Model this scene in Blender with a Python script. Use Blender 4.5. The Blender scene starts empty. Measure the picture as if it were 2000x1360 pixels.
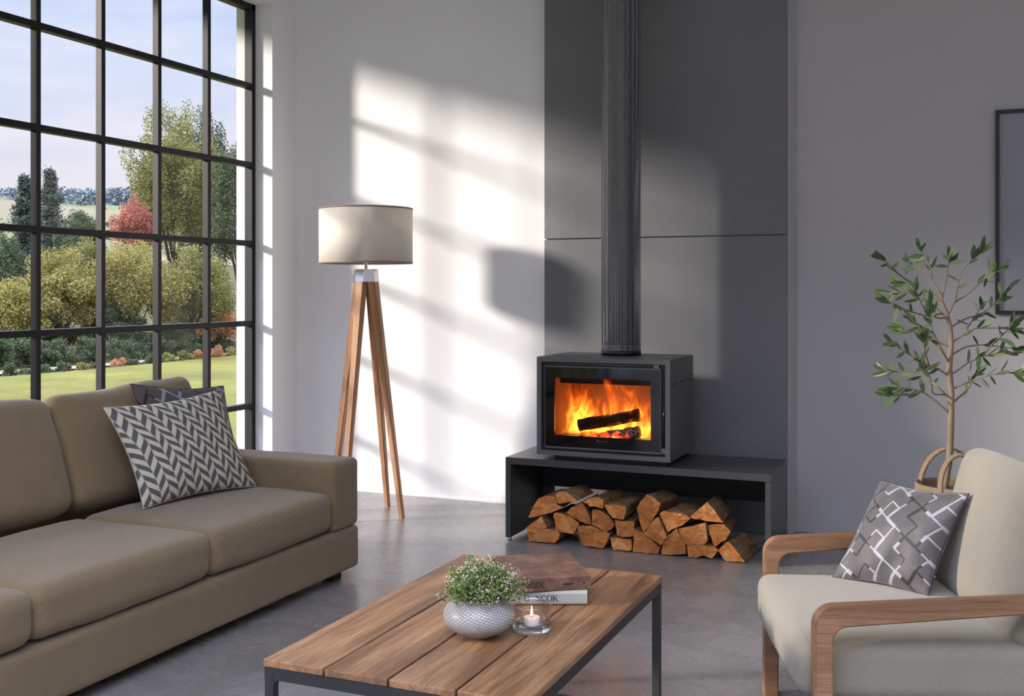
import bpy, bmesh, math, random
import numpy as np
from mathutils import Vector, Matrix, noise as mnoise
PI = math.pi
C = bpy.context.scene.collection

# ---------------------------------------------------------------- camera geometry (world axes = room axes)
F = 2088.0; HZ = 567.0; EYE = 1.2
TH = math.atan(890 / F)
VD = Vector((-math.sin(TH), math.cos(TH), 0)); RD = Vector((math.cos(TH), math.sin(TH), 0))

def on(px, py, x=None, y=None, z=None):
    r = VD + RD * ((px - 1000) / F) + Vector((0, 0, (HZ - py) / F))
    if x is not None: t = x / r.x
    elif y is not None: t = y / r.y
    else: t = (z - EYE) / r.z
    return Vector((0, 0, EYE)) + r * t

def cf(u, d, z):
    p = RD * u + VD * d; p.z = z; return p

def at(px, py, d):
    return cf((px - 1000) * d / F, d, EYE + (HZ - py) * d / F)

# ---------------------------------------------------------------- object helpers
def link(name, me, mats=None, parent=None, smooth=False):
    o = bpy.data.objects.new(name, me); C.objects.link(o)
    if mats is not None:
        for m in (mats if isinstance(mats, (list, tuple)) else [mats]): me.materials.append(m)
    if parent is not None: o.parent = parent
    if smooth and len(me.polygons):
        me.polygons.foreach_set('use_smooth', [True] * len(me.polygons))
    return o

def obj(name, bm, mats=None, parent=None, smooth=False, inv=True):
    me = bpy.data.meshes.new(name)
    if parent is not None and inv:
        bm.transform(parent_matrix(parent).inverted())
    bm.to_mesh(me); bm.free()
    return link(name, me, mats, parent, smooth)

def parent_matrix(p):
    m = Matrix.LocRotScale(p.location, p.rotation_euler, None)
    while p.parent is not None:
        p = p.parent; m = Matrix.LocRotScale(p.location, p.rotation_euler, None) @ m
    return m

def empty(name, loc, rz=0):
    o = bpy.data.objects.new(name, None); C.objects.link(o)
    o.location = loc; o.rotation_euler = (0, 0, rz); o.empty_display_size = .1
    return o

def tag(o, label, cat, group=None, kind=None):
    if label: o['label'] = label
    if cat: o['category'] = cat
    if group: o['group'] = group
    if kind: o['kind'] = kind
    return o

def struct(name, bm, m, smooth=False):
    o = obj(name, bm, m, None, smooth); o['kind'] = 'structure'; return o

def box(bm, x0, x1, y0, y1, z0, z1, bev=0, seg=2, mi=0):
    r = bmesh.ops.create_cube(bm, size=1)
    vs = r['verts']
    for v in vs:
        v.co = Vector(((x0 + x1) / 2 + v.co.x * (x1 - x0), (y0 + y1) / 2 + v.co.y * (y1 - y0), (z0 + z1) / 2 + v.co.z * (z1 - z0)))
    fs = list({f for v in vs for f in v.link_faces})
    for f in fs: f.material_index = mi
    if bev > 0:
        es = list({e for v in vs for e in v.link_edges})
        bmesh.ops.bevel(bm, geom=es, offset=bev, segments=seg, affect='EDGES', profile=.5)
    return bm

def B(*a, **k):
    return box(bmesh.new(), *a, **k)

def prism(bm, pts, vec, mi=0, cap_mi=None, scale=1.0):
    """pts polygon (Vectors) extruded along vec, optionally scaled about its centre"""
    c = sum(pts, Vector()) / len(pts)
    a = [bm.verts.new(p) for p in pts]
    b = [bm.verts.new(c + (p - c) * scale + vec) for p in pts]
    n = len(pts)
    f1 = bm.faces.new(a); f2 = bm.faces.new(b[::-1])
    f1.material_index = f2.material_index = mi if cap_mi is None else cap_mi
    for i in range(n):
        f = bm.faces.new((a[i], b[i], b[(i + 1) % n], a[(i + 1) % n])); f.material_index = mi
    return a, b

def fixn(bm):
    bmesh.ops.recalc_face_normals(bm, faces=bm.faces); return bm

def tube(bm, pts, rads, seg=10, cap=True, mi=0):
    pts = [Vector(p) for p in pts]
    if not isinstance(rads, (list, tuple)): rads = [rads] * len(pts)
    rings = []; up = None
    for i, p in enumerate(pts):
        t = (pts[min(i + 1, len(pts) - 1)] - pts[max(i - 1, 0)]).normalized()
        if up is None:
            up = Vector((0, 0, 1)) if abs(t.z) < .9 else Vector((1, 0, 0))
        s = t.cross(up).normalized(); up2 = s.cross(t).normalized(); up = up2
        rings.append([bm.verts.new(p + (s * math.cos(2 * PI * k / seg) + up2 * math.sin(2 * PI * k / seg)) * rads[i]) for k in range(seg)])
    for i in range(len(rings) - 1):
        for k in range(seg):
            f = bm.faces.new((rings[i][k], rings[i][(k + 1) % seg], rings[i + 1][(k + 1) % seg], rings[i + 1][k])); f.material_index = mi
            f.smooth = True
    if cap:
        bm.faces.new(rings[0][::-1]).material_index = mi; bm.faces.new(rings[-1]).material_index = mi
    return bm

def lathe(bm, prof, c, seg=48, uv=None, close=False, mi=0):
    """prof list of (r,z) ; c centre (x,y,z0)"""
    uvl = bm.loops.layers.uv.verify() if uv else None
    rings = []
    for r, z in prof:
        if r < 1e-6: rings.append([bm.verts.new((c[0], c[1], c[2] + z))])
        else: rings.append([bm.verts.new((c[0] + r * math.cos(2 * PI * k / seg), c[1] + r * math.sin(2 * PI * k / seg), c[2] + z)) for k in range(seg)])
    L = [0]
    for i in range(1, len(prof)): L.append(L[-1] + math.hypot(prof[i][0] - prof[i - 1][0], prof[i][1] - prof[i - 1][1]))
    nr = len(rings)
    for i in range(nr - 1 + (1 if close else 0)):
        a, b = rings[i], rings[(i + 1) % nr]
        for k in range(seg):
            k2 = (k + 1) % seg
            if len(a) == 1 and len(b) == 1: continue
            if len(a) == 1: f = bm.faces.new((a[0], b[k2], b[k]))
            elif len(b) == 1: f = bm.faces.new((a[k], a[k2], b[0]))
            else: f = bm.faces.new((a[k], a[k2], b[k2], b[k]))
            f.smooth = True; f.material_index = mi
            if uvl and len(f.loops) == 4 and not (close and i == nr - 1):
                for lp, (uu, vv) in zip(f.loops, ((k, i), (k + 1, i), (k + 1, i + 1), (k, i + 1))):
                    lp[uvl].uv = (uu / seg, L[vv])
    return bm

def box_uv(bm):
    uvl = bm.loops.layers.uv.verify()
    for f in bm.faces:
        n = f.normal; ax = max(range(3), key=lambda i: abs(n[i]))
        for lp in f.loops:
            p = lp.vert.co
            lp[uvl].uv = (p.y, p.z) if ax == 0 else ((p.x, p.z) if ax == 1 else (p.x, p.y))
    return bm

def softbox(cx, cy, cz, hx, hy, hz, r, puff=(0, 0, 0), n=10, sag=0, wr=0, seed=0, rs=4):
    """rounded, puffed upholstery block, as a bmesh"""
    h = (hx, hy, hz); r = min(r, min(h) * .98)
    def co(hh):
        e = [-hh + r * (1 - math.cos(PI / 2 * i / rs)) for i in range(rs)]
        a = -hh + r; mid = [a + (2 * hh - 2 * r) * i / n for i in range(n + 1)]
        return e + mid + [-v for v in e[::-1]]
    cs = [co(v) for v in h]
    bm = bmesh.new(); V = {}
    def vert(i, j, k):
        key = (i, j, k)
        if key not in V: V[key] = bm.verts.new((cs[0][i], cs[1][j], cs[2][k]))
        return V[key]
    N = [len(c) for c in cs]
    for ax in range(3):
        b, c = (ax + 1) % 3, (ax + 2) % 3
        for side in (0, N[ax] - 1):
            for i in range(N[b] - 1):
                for j in range(N[c] - 1):
                    q = []
                    for (di, dj) in ((0, 0), (1, 0), (1, 1), (0, 1)):
                        idx = [0, 0, 0]; idx[ax] = side; idx[b] = i + di; idx[c] = j + dj
                        q.append(vert(*idx))
                    if side == 0: q = q[::-1]
                    bm.faces.new(q)
    for v in bm.verts:
        q = v.co.copy()
        inn = Vector([max(-(h[a] - r), min(h[a] - r, q[a])) for a in range(3)])
        d = q - inn
        if d.length > 1e-9: q = inn + d.normalized() * r
        t = [max(-1, min(1, q[a] / h[a])) for a in range(3)]
        o = q.copy()
        for a in range(3):
            b, c = (a + 1) % 3, (a + 2) % 3
            o[a] += puff[a] * t[a] * (1 - t[b] ** 2) * (1 - t[c] ** 2)
        if sag: o.z += sag * (t[0] ** 2) * (t[1] ** 2) * t[2]
        if wr:
            nn = mnoise.noise(Vector((q.x * 4 + seed, q.y * 4, q.z * 5))) + .5 * mnoise.noise(Vector((q.x * 11 + seed, q.y * 9, q.z * 11)))
            o += d.normalized() * nn * wr if d.length > 1e-9 else Vector()
        v.co = o + Vector((cx, cy, cz))
    bm.normal_update()
    box_uv(bm)
    for f in bm.faces: f.smooth = True
    return bm

def pillow(BL, BR, TR, TL, thick, n=30, pinch=.09, seed=0, wr=.010):
    bm = bmesh.new(); uvl = bm.loops.layers.uv.verify()
    nrm = (BR - BL).cross(TL - BL).normalized()
    def P(u, v, s):
        uu = .5 + (u - .5) * (1 - pinch * math.sin(PI * v)); vv = .5 + (v - .5) * (1 - pinch * math.sin(PI * u))
        p = BL.lerp(BR, uu).lerp(TL.lerp(TR, uu), vv)
        b = (max(0, math.sin(PI * u)) * max(0, math.sin(PI * v)))
        w = mnoise.noise(Vector((u * 5 + seed, v * 5, s * 3))) + .6 * mnoise.noise(Vector((u * 12 + seed, v * 8, s * 7)))
        ed = min(u, 1 - u, v, 1 - v)
        return p + nrm * s * (thick / 2 * b ** .5 + w * wr * min(1, ed * 8))
    for s in (1, -1):
        g = [[bm.verts.new(P(.5 - .5 * math.cos(PI * i / n), .5 - .5 * math.cos(PI * j / n), s)) for j in range(n + 1)] for i in range(n + 1)]
        for i in range(n):
            for j in range(n):
                ids = ((i, j), (i + 1, j), (i + 1, j + 1), (i, j + 1))
                if s < 0: ids = ids[::-1]
                f = bm.faces.new([g[a][b] for a, b in ids]); f.smooth = True
                for lp, (a, b) in zip(f.loops, ids):
                    lp[uvl].uv = (.5 - .5 * math.cos(PI * a / n), .5 - .5 * math.cos(PI * b / n))
    bmesh.ops.remove_doubles(bm, verts=bm.verts, dist=1e-5)
    return bm, P

def raw_mesh(name, verts, faces_n, mat, parent=None, mat_idx=None, smooth=False):
    """verts (N,3) array; consecutive groups of faces_n vertices are faces"""
    me = bpy.data.meshes.new(name)
    nv = len(verts); nf = nv // faces_n
    me.vertices.add(nv); me.vertices.foreach_set('co', verts.astype(np.float32).ravel())
    me.loops.add(nv); me.loops.foreach_set('vertex_index', np.arange(nv, dtype=np.int32))
    me.polygons.add(nf)
    me.polygons.foreach_set('loop_start', np.arange(0, nv, faces_n, dtype=np.int32))
    if mat_idx is not None: me.polygons.foreach_set('material_index', mat_idx.astype(np.int32))
    me.update(calc_edges=True); me.validate()
    return link(name, me, mat, parent, smooth)

# ---------------------------------------------------------------- materials
class NT:
    def __init__(s, name):
        s.m = bpy.data.materials.new(name); s.m.use_nodes = True
        s.t = s.m.node_tree; s.t.nodes.clear()
        s.out = s.n('ShaderNodeOutputMaterial')
    def n(s, ty, **k):
        nd = s.t.nodes.new(ty)
        for a, b in k.items():
            if hasattr(nd, a): setattr(nd, a, b)
        return nd
    def l(s, a, b): s.t.links.new(a, b)
    def set(s, sock, v):
        if isinstance(v, bpy.types.NodeSocket): s.l(v, sock)
        else: sock.default_value = v
    def math(s, op, a, b=None, c=None):
        nd = s.n('ShaderNodeMath', operation=op)
        s.set(nd.inputs[0], a)
        if b is not None: s.set(nd.inputs[1], b)
        if c is not None: s.set(nd.inputs[2], c)
        return nd.outputs[0]
    def coord(s, kind='Object', scale=(1, 1, 1), rot=(0, 0, 0), loc=(0, 0, 0)):
        tc = s.n('ShaderNodeTexCoord'); mp = s.n('ShaderNodeMapping')
        s.l(tc.outputs[kind], mp.inputs[0])
        mp.inputs['Scale'].default_value = scale; mp.inputs['Rotation'].default_value = rot; mp.inputs['Location'].default_value = loc
        return mp.outputs[0]
    def noise(s, vec, scale, detail=4, rough=.55, dist=0):
        nd = s.n('ShaderNodeTexNoise'); s.l(vec, nd.inputs['Vector'])
        nd.inputs['Scale'].default_value = scale; nd.inputs['Detail'].default_value = detail
        nd.inputs['Roughness'].default_value = rough; nd.inputs['Distortion'].default_value = dist
        return nd.outputs['Fac']
    def ramp(s, fac, stops, interp='LINEAR'):
        nd = s.n('ShaderNodeValToRGB'); nd.color_ramp.interpolation = interp
        e = nd.color_ramp.elements
        while len(e) > 1: e.remove(e[-1])
        e[0].position = stops[0][0]; e[0].color = col(stops[0][1])
        for p, c in stops[1:]:
            x = e.new(p); x.color = col(c)
        s.set(nd.inputs[0], fac); return nd.outputs[0]
    def mix(s, fac, a, b, mode='MIX'):
        nd = s.n('ShaderNodeMix', data_type='RGBA', blend_type=mode)
        s.set(nd.inputs[0], fac); s.set(nd.inputs[6], a if isinstance(a, bpy.types.NodeSocket) else col(a))
        s.set(nd.inputs[7], b if isinstance(b, bpy.types.NodeSocket) else col(b)); return nd.outputs[2]
    def bump(s, h, strength=.3, dist=.01, normal=None):
        nd = s.n('ShaderNodeBump'); s.l(h, nd.inputs['Height'])
        nd.inputs['Strength'].default_value = strength; nd.inputs['Distance'].default_value = dist
        if normal is not None: s.l(normal, nd.inputs['Normal'])
        return nd.outputs[0]
    def bsdf(s, color=None, rough=.5, metal=0, normal=None, spec=.5, **k):
        p = s.n('ShaderNodeBsdfPrincipled')
        if color is not None: s.set(p.inputs['Base Color'], color if isinstance(color, bpy.types.NodeSocket) else col(color))
        s.set(p.inputs['Roughness'], rough); s.set(p.inputs['Metallic'], metal)
        p.inputs['Specular IOR Level'].default_value = spec
        if normal is not None: s.l(normal, p.inputs['Normal'])
        for a, b in k.items(): s.set(p.inputs[a.replace('_', ' ')], b)
        s.l(p.outputs[0], s.out.inputs[0]); return p

def col(c):
    """sRGB 0-255 triple -> linear rgba ; floats pass through"""
    if len(c) == 4: return c
    f = lambda v: (v / 255 / 12.92) if v / 255 <= .04045 else ((v / 255 + .055) / 1.055) ** 2.4
    return (f(c[0]), f(c[1]), f(c[2]), 1)

def mul(c, k): return tuple(min(255, v * k) for v in c)

M = {}
def simple(name, c, rough=.5, metal=0, spec=.5, bumpscale=0, bumpstr=.2, var=0, bd=.002):
    t = NT(name); cc = c; nr = None
    v = t.coord('Object')
    if var:
        nz = t.noise(v, 6, 5)
        cc = t.mix(nz, mul(c, 1 - var), mul(c, 1 + var))
    if bumpscale: nr = t.bump(t.noise(v, bumpscale, 4), bumpstr, bd)
    t.bsdf(cc, rough, metal, nr, spec); M[name] = t.m; return t.m

def plaster(name, c, var=.04, sc=2.0, rough=.75, bs=.12):
    t = NT(name); v = t.coord('Object')
    n1 = t.noise(v, sc, 6, .6); n2 = t.noise(v, 60, 4, .6)
    cc = t.mix(n1, mul(c, 1 - var), mul(c, 1 + var))
    t.bsdf(cc, rough, 0, t.bump(n2, bs, .004), .35); M[name] = t.m

plaster('white_plaster', (236, 236, 238), .015)
plaster('grey_plaster', (184, 182, 184), .02)
plaster('ceiling_paint', (235, 235, 235), .01)
plaster('exterior_render', (225, 225, 225), .02)

# trowelled dark cladding
t = NT('trowelled_cladding'); v = t.coord('Object')
n1 = t.noise(v, 1.6, 6, .6); n3 = t.noise(v, 5, 4, .6, 1.5)
v2 = t.coord('Object', (1, 1, 3.2), (0, .7, 0)); n2 = t.noise(v2, 26, 3, .5, 1.2)
m1 = t.ramp(n3, [(.5, (0, 0, 0)), (.68, (255, 255, 255))])
cc = t.mix(n1, (100, 102, 107), (126, 125, 127))
h = t.mix(m1, (128, 128, 128), n2)
t.bsdf(cc, .5, 0, t.bump(h, .35, .006), .4); M['cladding'] = t.m

# polished concrete floor
t = NT('polished_concrete'); v = t.coord('Object')
n1 = t.noise(v, 1.1, 8, .62, .4); n2 = t.noise(v, 5.5, 6, .7, .8); n3 = t.noise(v, 40, 4, .6)
a = t.ramp(n1, [(.3, (112, 107, 106)), (.5, (134, 128, 126)), (.7, (154, 149, 146))])
b = t.ramp(n2, [(.3, (114, 110, 109)), (.7, (152, 148, 146))])
cc = t.mix(.45, a, b)
sp = t.ramp(t.noise(v, 14, 8, .75), [(.56, (0, 0, 0)), (.7, (255, 255, 255))])
cc = t.mix(t.math('MULTIPLY', sp, .12), cc, (172, 168, 164))
ro = t.math('ADD', t.math('MULTIPLY', n2, .2), .17)
t.bsdf(cc, ro, 0, t.bump(n3, .05, .002), .55); M['concrete'] = t.m

def fabric(name, c, c2, period=.006, rough=.95, bs=.55, diag=False):
    t = NT(name); v = t.coord('UV', rot=(0, 0, PI / 4 if diag else 0))
    sx = t.n('ShaderNodeSeparateXYZ'); t.l(v, sx.inputs[0])
    w = 2 * PI / period
    a = t.math('SINE', t.math('MULTIPLY', sx.outputs[0], w)); b = t.math('SINE', t.math('MULTIPLY', sx.outputs[1], w))
    h = t.math('MULTIPLY', a, b)
    nz = t.noise(t.coord('UV', (1, 3, 1)), 60, 3)
    h2 = t.math('ADD', t.math('MULTIPLY', h, .5), nz)
    fac = t.math('MULTIPLY_ADD', h, .3, .5)
    big = t.noise(t.coord('Object'), 5, 3)
    cc = t.mix(fac, c, c2); cc = t.mix(t.math('MULTIPLY', big, .25), cc, mul(c, .85))
    t.bsdf(cc, rough, 0, t.bump(h2, bs, period * .35), .2, Sheen_Weight=.25, Sheen_Roughness=.5)
    M[name] = t.m
fabric('sofa_fabric', (92, 75, 55), (160, 137, 104), .0075, diag=False)
fabric('chair_fabric', (102, 95, 82), (174, 165, 148), .005)

def wood(name, cs, axis, sc=1.0, rough=.45, bs=.25, dens=1.0):
    t = NT(name)
    s = [14 * dens, 14 * dens, 14 * dens]; s[axis] = 1.1
    oi = t.n('ShaderNodeObjectInfo')
    tc = t.n('ShaderNodeTexCoord'); add = t.n('ShaderNodeVectorMath', operation='ADD'); t.l(tc.outputs['Object'], add.inputs[0])
    cmb = t.n('ShaderNodeCombineXYZ')
    for i in range(3): t.l(t.math('MULTIPLY', oi.outputs['Random'], 7.3), cmb.inputs[i])
    t.l(cmb.outputs[0], add.inputs[1])
    mp = t.n('ShaderNodeMapping'); t.l(add.outputs[0], mp.inputs[0]); mp.inputs['Scale'].default_value = [x * sc for x in s]
    n1 = t.noise(mp.outputs[0], 1.3, 6, .6, 1.0)
    mp2 = t.n('ShaderNodeMapping'); t.l(add.outputs[0], mp2.inputs[0])
    s2 = [230 * dens] * 3; s2[axis] = 7; mp2.inputs['Scale'].default_value = [x * sc for x in s2]
    n2 = t.noise(mp2.outputs[0], 1.5, 4, .6, .3)
    mp3 = t.n('ShaderNodeMapping'); t.l(add.outputs[0], mp3.inputs[0]); s3 = [4.0] * 3; s3[axis] = 1.2; mp3.inputs['Scale'].default_value = s3
    n3 = t.noise(mp3.outputs[0], 1.6, 3, .5)
    cc = t.ramp(n1, [(.28, cs[0]), (.5, cs[1]), (.72, cs[2])])
    cc = t.mix(t.ramp(n2, [(.36, (215, 215, 215)), (.52, (0, 0, 0))]), cc, cs[0])
    cc = t.mix(t.math('MULTIPLY', t.ramp(n3, [(.4, (0, 0, 0)), (.7, (255, 255, 255))]), .45), cc, mul(cs[0], .8))
    t.bsdf(cc, rough, 0, t.bump(n2, bs, .0015), .45); M[name] = t.m
wood('table_wood', [(92, 64, 42), (150, 108, 74), (182, 140, 102)], 1, rough=.42, bs=.6)
wood('lamp_wood', [(150, 104, 72), (190, 142, 104), (208, 166, 130)], 2, rough=.5)
wood('chair_wood', [(104, 74, 52), (146, 106, 76), (170, 128, 98)], 0, rough=.45, bs=.4)

simple('black_metal', (38, 39, 42), .5, .0, .5, 300, .1)
simple('window_metal', (22, 22, 27), .5, 0, .35)
simple('stove_paint', (96, 95, 94), .42, .2, .5, 500, .08)
simple('stove_black', (14, 14, 15), .45)
simple('bench_paint', (70, 70, 72), .33, .2, .5, 500, .08)
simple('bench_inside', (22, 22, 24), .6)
simple('black_glass', (10, 9, 11), .06, 0, .6)
simple('chrome', (215, 215, 222), .18, 1)
simple('handle_steel', (120, 118, 115), .25, 1)
simple('pot_soil', (44, 32, 24), .95, 0, .2, 120, .9, .3, .01)
simple('ceramic', (226, 224, 222), .35)
simple('wax', (232, 214, 206), .45)
simple('tin', (196, 194, 200), .3, .7)
simple('book_pages', (216, 208, 192), .9)
simple('grey_cover', (158, 158, 152), .42, .1, .5, 90, .1, .06)
simple('ink', (40, 34, 32), .6)
simple('dark_ink', (26, 16, 12), .6)
simple('frame_black', (18, 18, 24), .4)
simple('art_mount', (150, 152, 160), .7)
simple('dark_rubber', (24, 24, 24), .7)
simple('chair_underside', (120, 122, 135), .8)
simple('gravel', (128, 114, 96), .95, 0, .2, 30, .5, .1)
simple('grout', (60, 58, 60), .9)

# leather-ish brown book cover
t = NT('brown_cover'); v = t.coord('Object'); n1 = t.noise(v, 22, 6, .7, .5); n2 = t.noise(v, 300, 3, .6)
cc = t.ramp(n1, [(.3, (66, 46, 38)), (.5, (98, 70, 56)), (.7, (132, 98, 78))])
t.bsdf(cc, .5, 0, t.bump(n2, .5, .002), .45); M['brown_cover'] = t.m

# woven basket
t = NT('seagrass'); v = t.coord('UV')
sx = t.n('ShaderNodeSeparateXYZ'); t.l(v, sx.inputs[0])
a = t.math('SINE', t.math('MULTIPLY', sx.outputs[0], 2 * PI * 110)); b = t.math('MULTIPLY', sx.outputs[1], 2 * PI * 150)
h = t.math('SINE', t.math('ADD', b, t.math('MULTIPLY', a, 1.6)))
cc = t.ramp(t.math('MULTIPLY_ADD', h, .5, .5), [(0, (132, 98, 66)), (.35, (206, 172, 132)), (1, (236, 214, 182))])
t.bsdf(cc, .85, 0, t.bump(h, .9, .006), .2); M['seagrass'] = t.m

# glass (thin panes: transparent + clear reflection)
def thin_glass(name, tint=(255, 255, 255), strength=1.0):
    t = NT(name); tr = t.n('ShaderNodeBsdfTransparent'); gl = t.n('ShaderNodeBsdfGlossy'); fr = t.n('ShaderNodeFresnel')
    tr.inputs[0].default_value = col(tint); gl.inputs['Roughness'].default_value = .02; fr.inputs[0].default_value = 1.45
    mx = t.n('ShaderNodeMixShader'); t.set(mx.inputs[0], t.math('MULTIPLY', fr.outputs[0], strength)); t.l(tr.outputs[0], mx.inputs[1]); t.l(gl.outputs[0], mx.inputs[2])
    t.l(mx.outputs[0], t.out.inputs[0]); M[name] = t.m
thin_glass('pane_glass', strength=.55); thin_glass('tumbler_glass', strength=.4); thin_glass('stove_glass', (235, 225, 215), .5)
t = NT('thick_glass'); g = t.n('ShaderNodeBsdfGlass'); g.inputs['Roughness'].default_value = 0; g.inputs['IOR'].default_value = 1.45
t.l(g.outputs[0], t.out.inputs[0]); M['thick_glass'] = t.m

def emit(name, c, s):
    t = NT(name); e = t.n('ShaderNodeEmission'); e.inputs[0].default_value = col(c); e.inputs[1].default_value = s
    t.l(e.outputs[0], t.out.inputs[0]); M[name] = t.m
emit('candle_flame', (255, 214, 160), 6)

def foliage_mat(name, cs, transl=.35, rough=.6):
    t = NT(name); v = t.coord('Object')
    oi = t.n('ShaderNodeNewGeometry')
    nz = oi.outputs['Random Per Island']
    cc = t.ramp(nz, [(i / (len(cs) - 1), c) for i, c in enumerate(cs)])
    d = t.n('ShaderNodeBsdfPrincipled'); t.l(cc, d.inputs['Base Color']); d.inputs['Roughness'].default_value = rough
    d.inputs['Specular IOR Level'].default_value = .35
    tl = t.n('ShaderNodeBsdfTranslucent'); t.l(cc, tl.inputs[0])
    mx = t.n('ShaderNodeMixShader'); mx.inputs[0].default_value = transl
    t.l(d.outputs[0], mx.inputs[1]); t.l(tl.outputs[0], mx.inputs[2]); t.l(mx.outputs[0], t.out.inputs[0]); M[name] = t.m

foliage_mat('leaf_yellow', [(88, 90, 46), (128, 122, 60), (158, 144, 80), (112, 98, 50)])
foliage_mat('leaf_green', [(74, 82, 40), (110, 112, 52), (142, 134, 68), (90, 94, 48)])
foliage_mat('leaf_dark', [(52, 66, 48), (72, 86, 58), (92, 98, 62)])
foliage_mat('leaf_conifer', [(46, 58, 52), (66, 78, 66), (84, 88, 74)], .2)
foliage_mat('leaf_red', [(150, 84, 66), (172, 104, 84), (140, 92, 72)])
foliage_mat('leaf_orange', [(168, 118, 74), (184, 136, 92), (150, 108, 70)])
foliage_mat('leaf_olive', [(58, 84, 54), (84, 110, 66), (152, 166, 112), (64, 90, 66), (96, 120, 78)], .2, .4)
foliage_mat('leaf_herb', [(88, 112, 56), (118, 138, 74), (158, 168, 108)], .35, .5)
foliage_mat('petal', [(246, 238, 236), (238, 220, 218), (252, 250, 246)], .3, .6)
foliage_mat('forest_haze_tint', [(76, 90, 102), (84, 96, 104), (90, 98, 102)], .1)  # distance haze is painted into this blue-grey leaf colour
simple('bark', (88, 74, 64), .9, 0, .2, 30, .6, .25, .02)
simple('olive_bark', (128, 112, 94), .9, 0, .2, 160, .8, .3, .004)

# terrain
t = NT('lawn_grass'); v = t.coord('Object'); n1 = t.noise(v, .35, 6, .6); n2 = t.noise(v, 9, 4, .6)
cc = t.ramp(n1, [(.35, (76, 76, 32)), (.55, (98, 94, 40)), (.7, (114, 106, 50))])
cc = t.mix(t.math('MULTIPLY', n2, .35), cc, (78, 80, 28))
t.bsdf(cc, .9, 0, t.bump(n2, .8, .08), .15); M['lawn'] = t.m
t = NT('field_patchwork'); v = t.coord('Object', (1, 1, .0))
vo = t.n('ShaderNodeTexVoronoi'); t.l(v, vo.inputs['Vector']); vo.inputs['Scale'].default_value = .011
sc_ = t.n('ShaderNodeSeparateColor'); t.l(vo.outputs['Color'], sc_.inputs[0])
cc = t.ramp(sc_.outputs[0], [(0, (78, 86, 56)), (.3, (112, 100, 82)), (.6, (90, 92, 62)), (.8, (106, 96, 80)), (1, (74, 82, 54))])
pz = t.n('ShaderNodeVectorMath', operation='LENGTH'); t.l(v, pz.inputs[0])
scrub = t.ramp(t.noise(t.coord('Object'), .8, 5, .7), [(.3, (44, 46, 28)), (.7, (84, 80, 48))])
cc = t.mix(t.math('LESS_THAN', pz.outputs[1], 118.0), cc, scrub)
t.bsdf(cc, .95, 0, None, .1); M['fields'] = t.m

# herringbone / chevron pillow
t = NT('chevron_weave'); v = t.coord('UV', rot=(0, 0, -.16))
sx = t.n('ShaderNodeSeparateXYZ'); t.l(v, sx.inputs[0])
ncol = 14.0
uc = t.math('MULTIPLY', sx.outputs[0], ncol); fu = t.math('FRACT', uc); iu = t.math('FLOOR', uc)
par = t.math('MODULO', t.math('ADD', iu, 40), 2)
fl = t.math('SUBTRACT', fu, .5); sg = t.math('MULTIPLY_ADD', par, 2, -1)
vv = t.math('ADD', t.math('MULTIPLY', sx.outputs[1], 8.0), t.math('MULTIPLY', t.math('MULTIPLY', fl, sg), .8))
ch = t.math('MODULO', t.math('ADD', t.math('FLOOR', t.math('ADD', t.math('MULTIPLY', vv, 2), 60)), iu), 2)
thr = t.math('SINE', t.math('MULTIPLY', t.math('ADD', t.math('MULTIPLY', sx.outputs[1], 1.0), t.math('MULTIPLY', sx.outputs[0], .4)), 700))
fv = t.math('FRACT', t.math('MULTIPLY', vv, 2))
ln = t.math('MINIMUM', t.math('MINIMUM', fu, t.math('SUBTRACT', 1, fu)), t.math('MINIMUM', fv, t.math('SUBTRACT', 1, fv)))
cc = t.mix(ch, t.mix(t.math('MULTIPLY_ADD', thr, .35, .5), (72, 70, 68), (108, 106, 102)), (196, 188, 172))
cc = t.mix(t.math('LESS_THAN', ln, .035), cc, (150, 146, 138))
nz = t.noise(v, 7, 4)
t.bsdf(cc, .9, 0, t.bump(t.math('ADD', t.math('MULTIPLY', thr, .08), nz), .35, .006), .2); M['chevron'] = t.m

# lattice pillow : staircase lattice of pale and dark bands on grey
t = NT('lattice_weave'); v = t.coord('UV', rot=(0, 0, .5))
sx = t.n('ShaderNodeSeparateXYZ'); t.l(v, sx.inputs[0])
N_ = 6.8
a = t.math('MULTIPLY_ADD', sx.outputs[0], N_, 20.3); b = t.math('MULTIPLY_ADD', sx.outputs[1], N_, 20.1)
def mod(x, k): return t.math('MODULO', x, k)
def near(x, w): return t.math('LESS_THAN', t.math('ABSOLUTE', t.math('SUBTRACT', t.math('FRACT', t.math('ADD', x, .5)), .5)), w)
ra_, rb_ = t.math('ROUND', a), t.math('ROUND', b); ia, ib = t.math('FLOOR', a), t.math('FLOOR', b)
k1 = mod(t.math('ADD', ra_, t.math('MULTIPLY', ib, 2)), 3); k2 = mod(t.math('ADD', t.math('MULTIPLY', ia, 2), rb_), 4)
th1 = t.math('MULTIPLY_ADD', t.math('GREATER_THAN', k1, 1.5), .05, .055); th2 = t.math('MULTIPLY_ADD', t.math('GREATER_THAN', k2, 2.5), .05, .055)
l1 = t.math('MULTIPLY', near(a, th1), t.math('GREATER_THAN', k1, .5)); l2 = t.math('MULTIPLY', near(b, th2), t.math('GREATER_THAN', k2, .5))
L = t.math('MAXIMUM', l1, l2)
tone = mod(t.math('FLOOR', t.math('MULTIPLY', t.math('ADD', ra_, rb_), .4)), 2)
bg = t.mix(t.noise(v, 3, 2), (66, 62, 64), (92, 86, 86))
lc = t.mix(tone, (148, 148, 156), (38, 31, 33))
cc = t.mix(L, bg, lc)
nz = t.noise(v, 7, 4)
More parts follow.
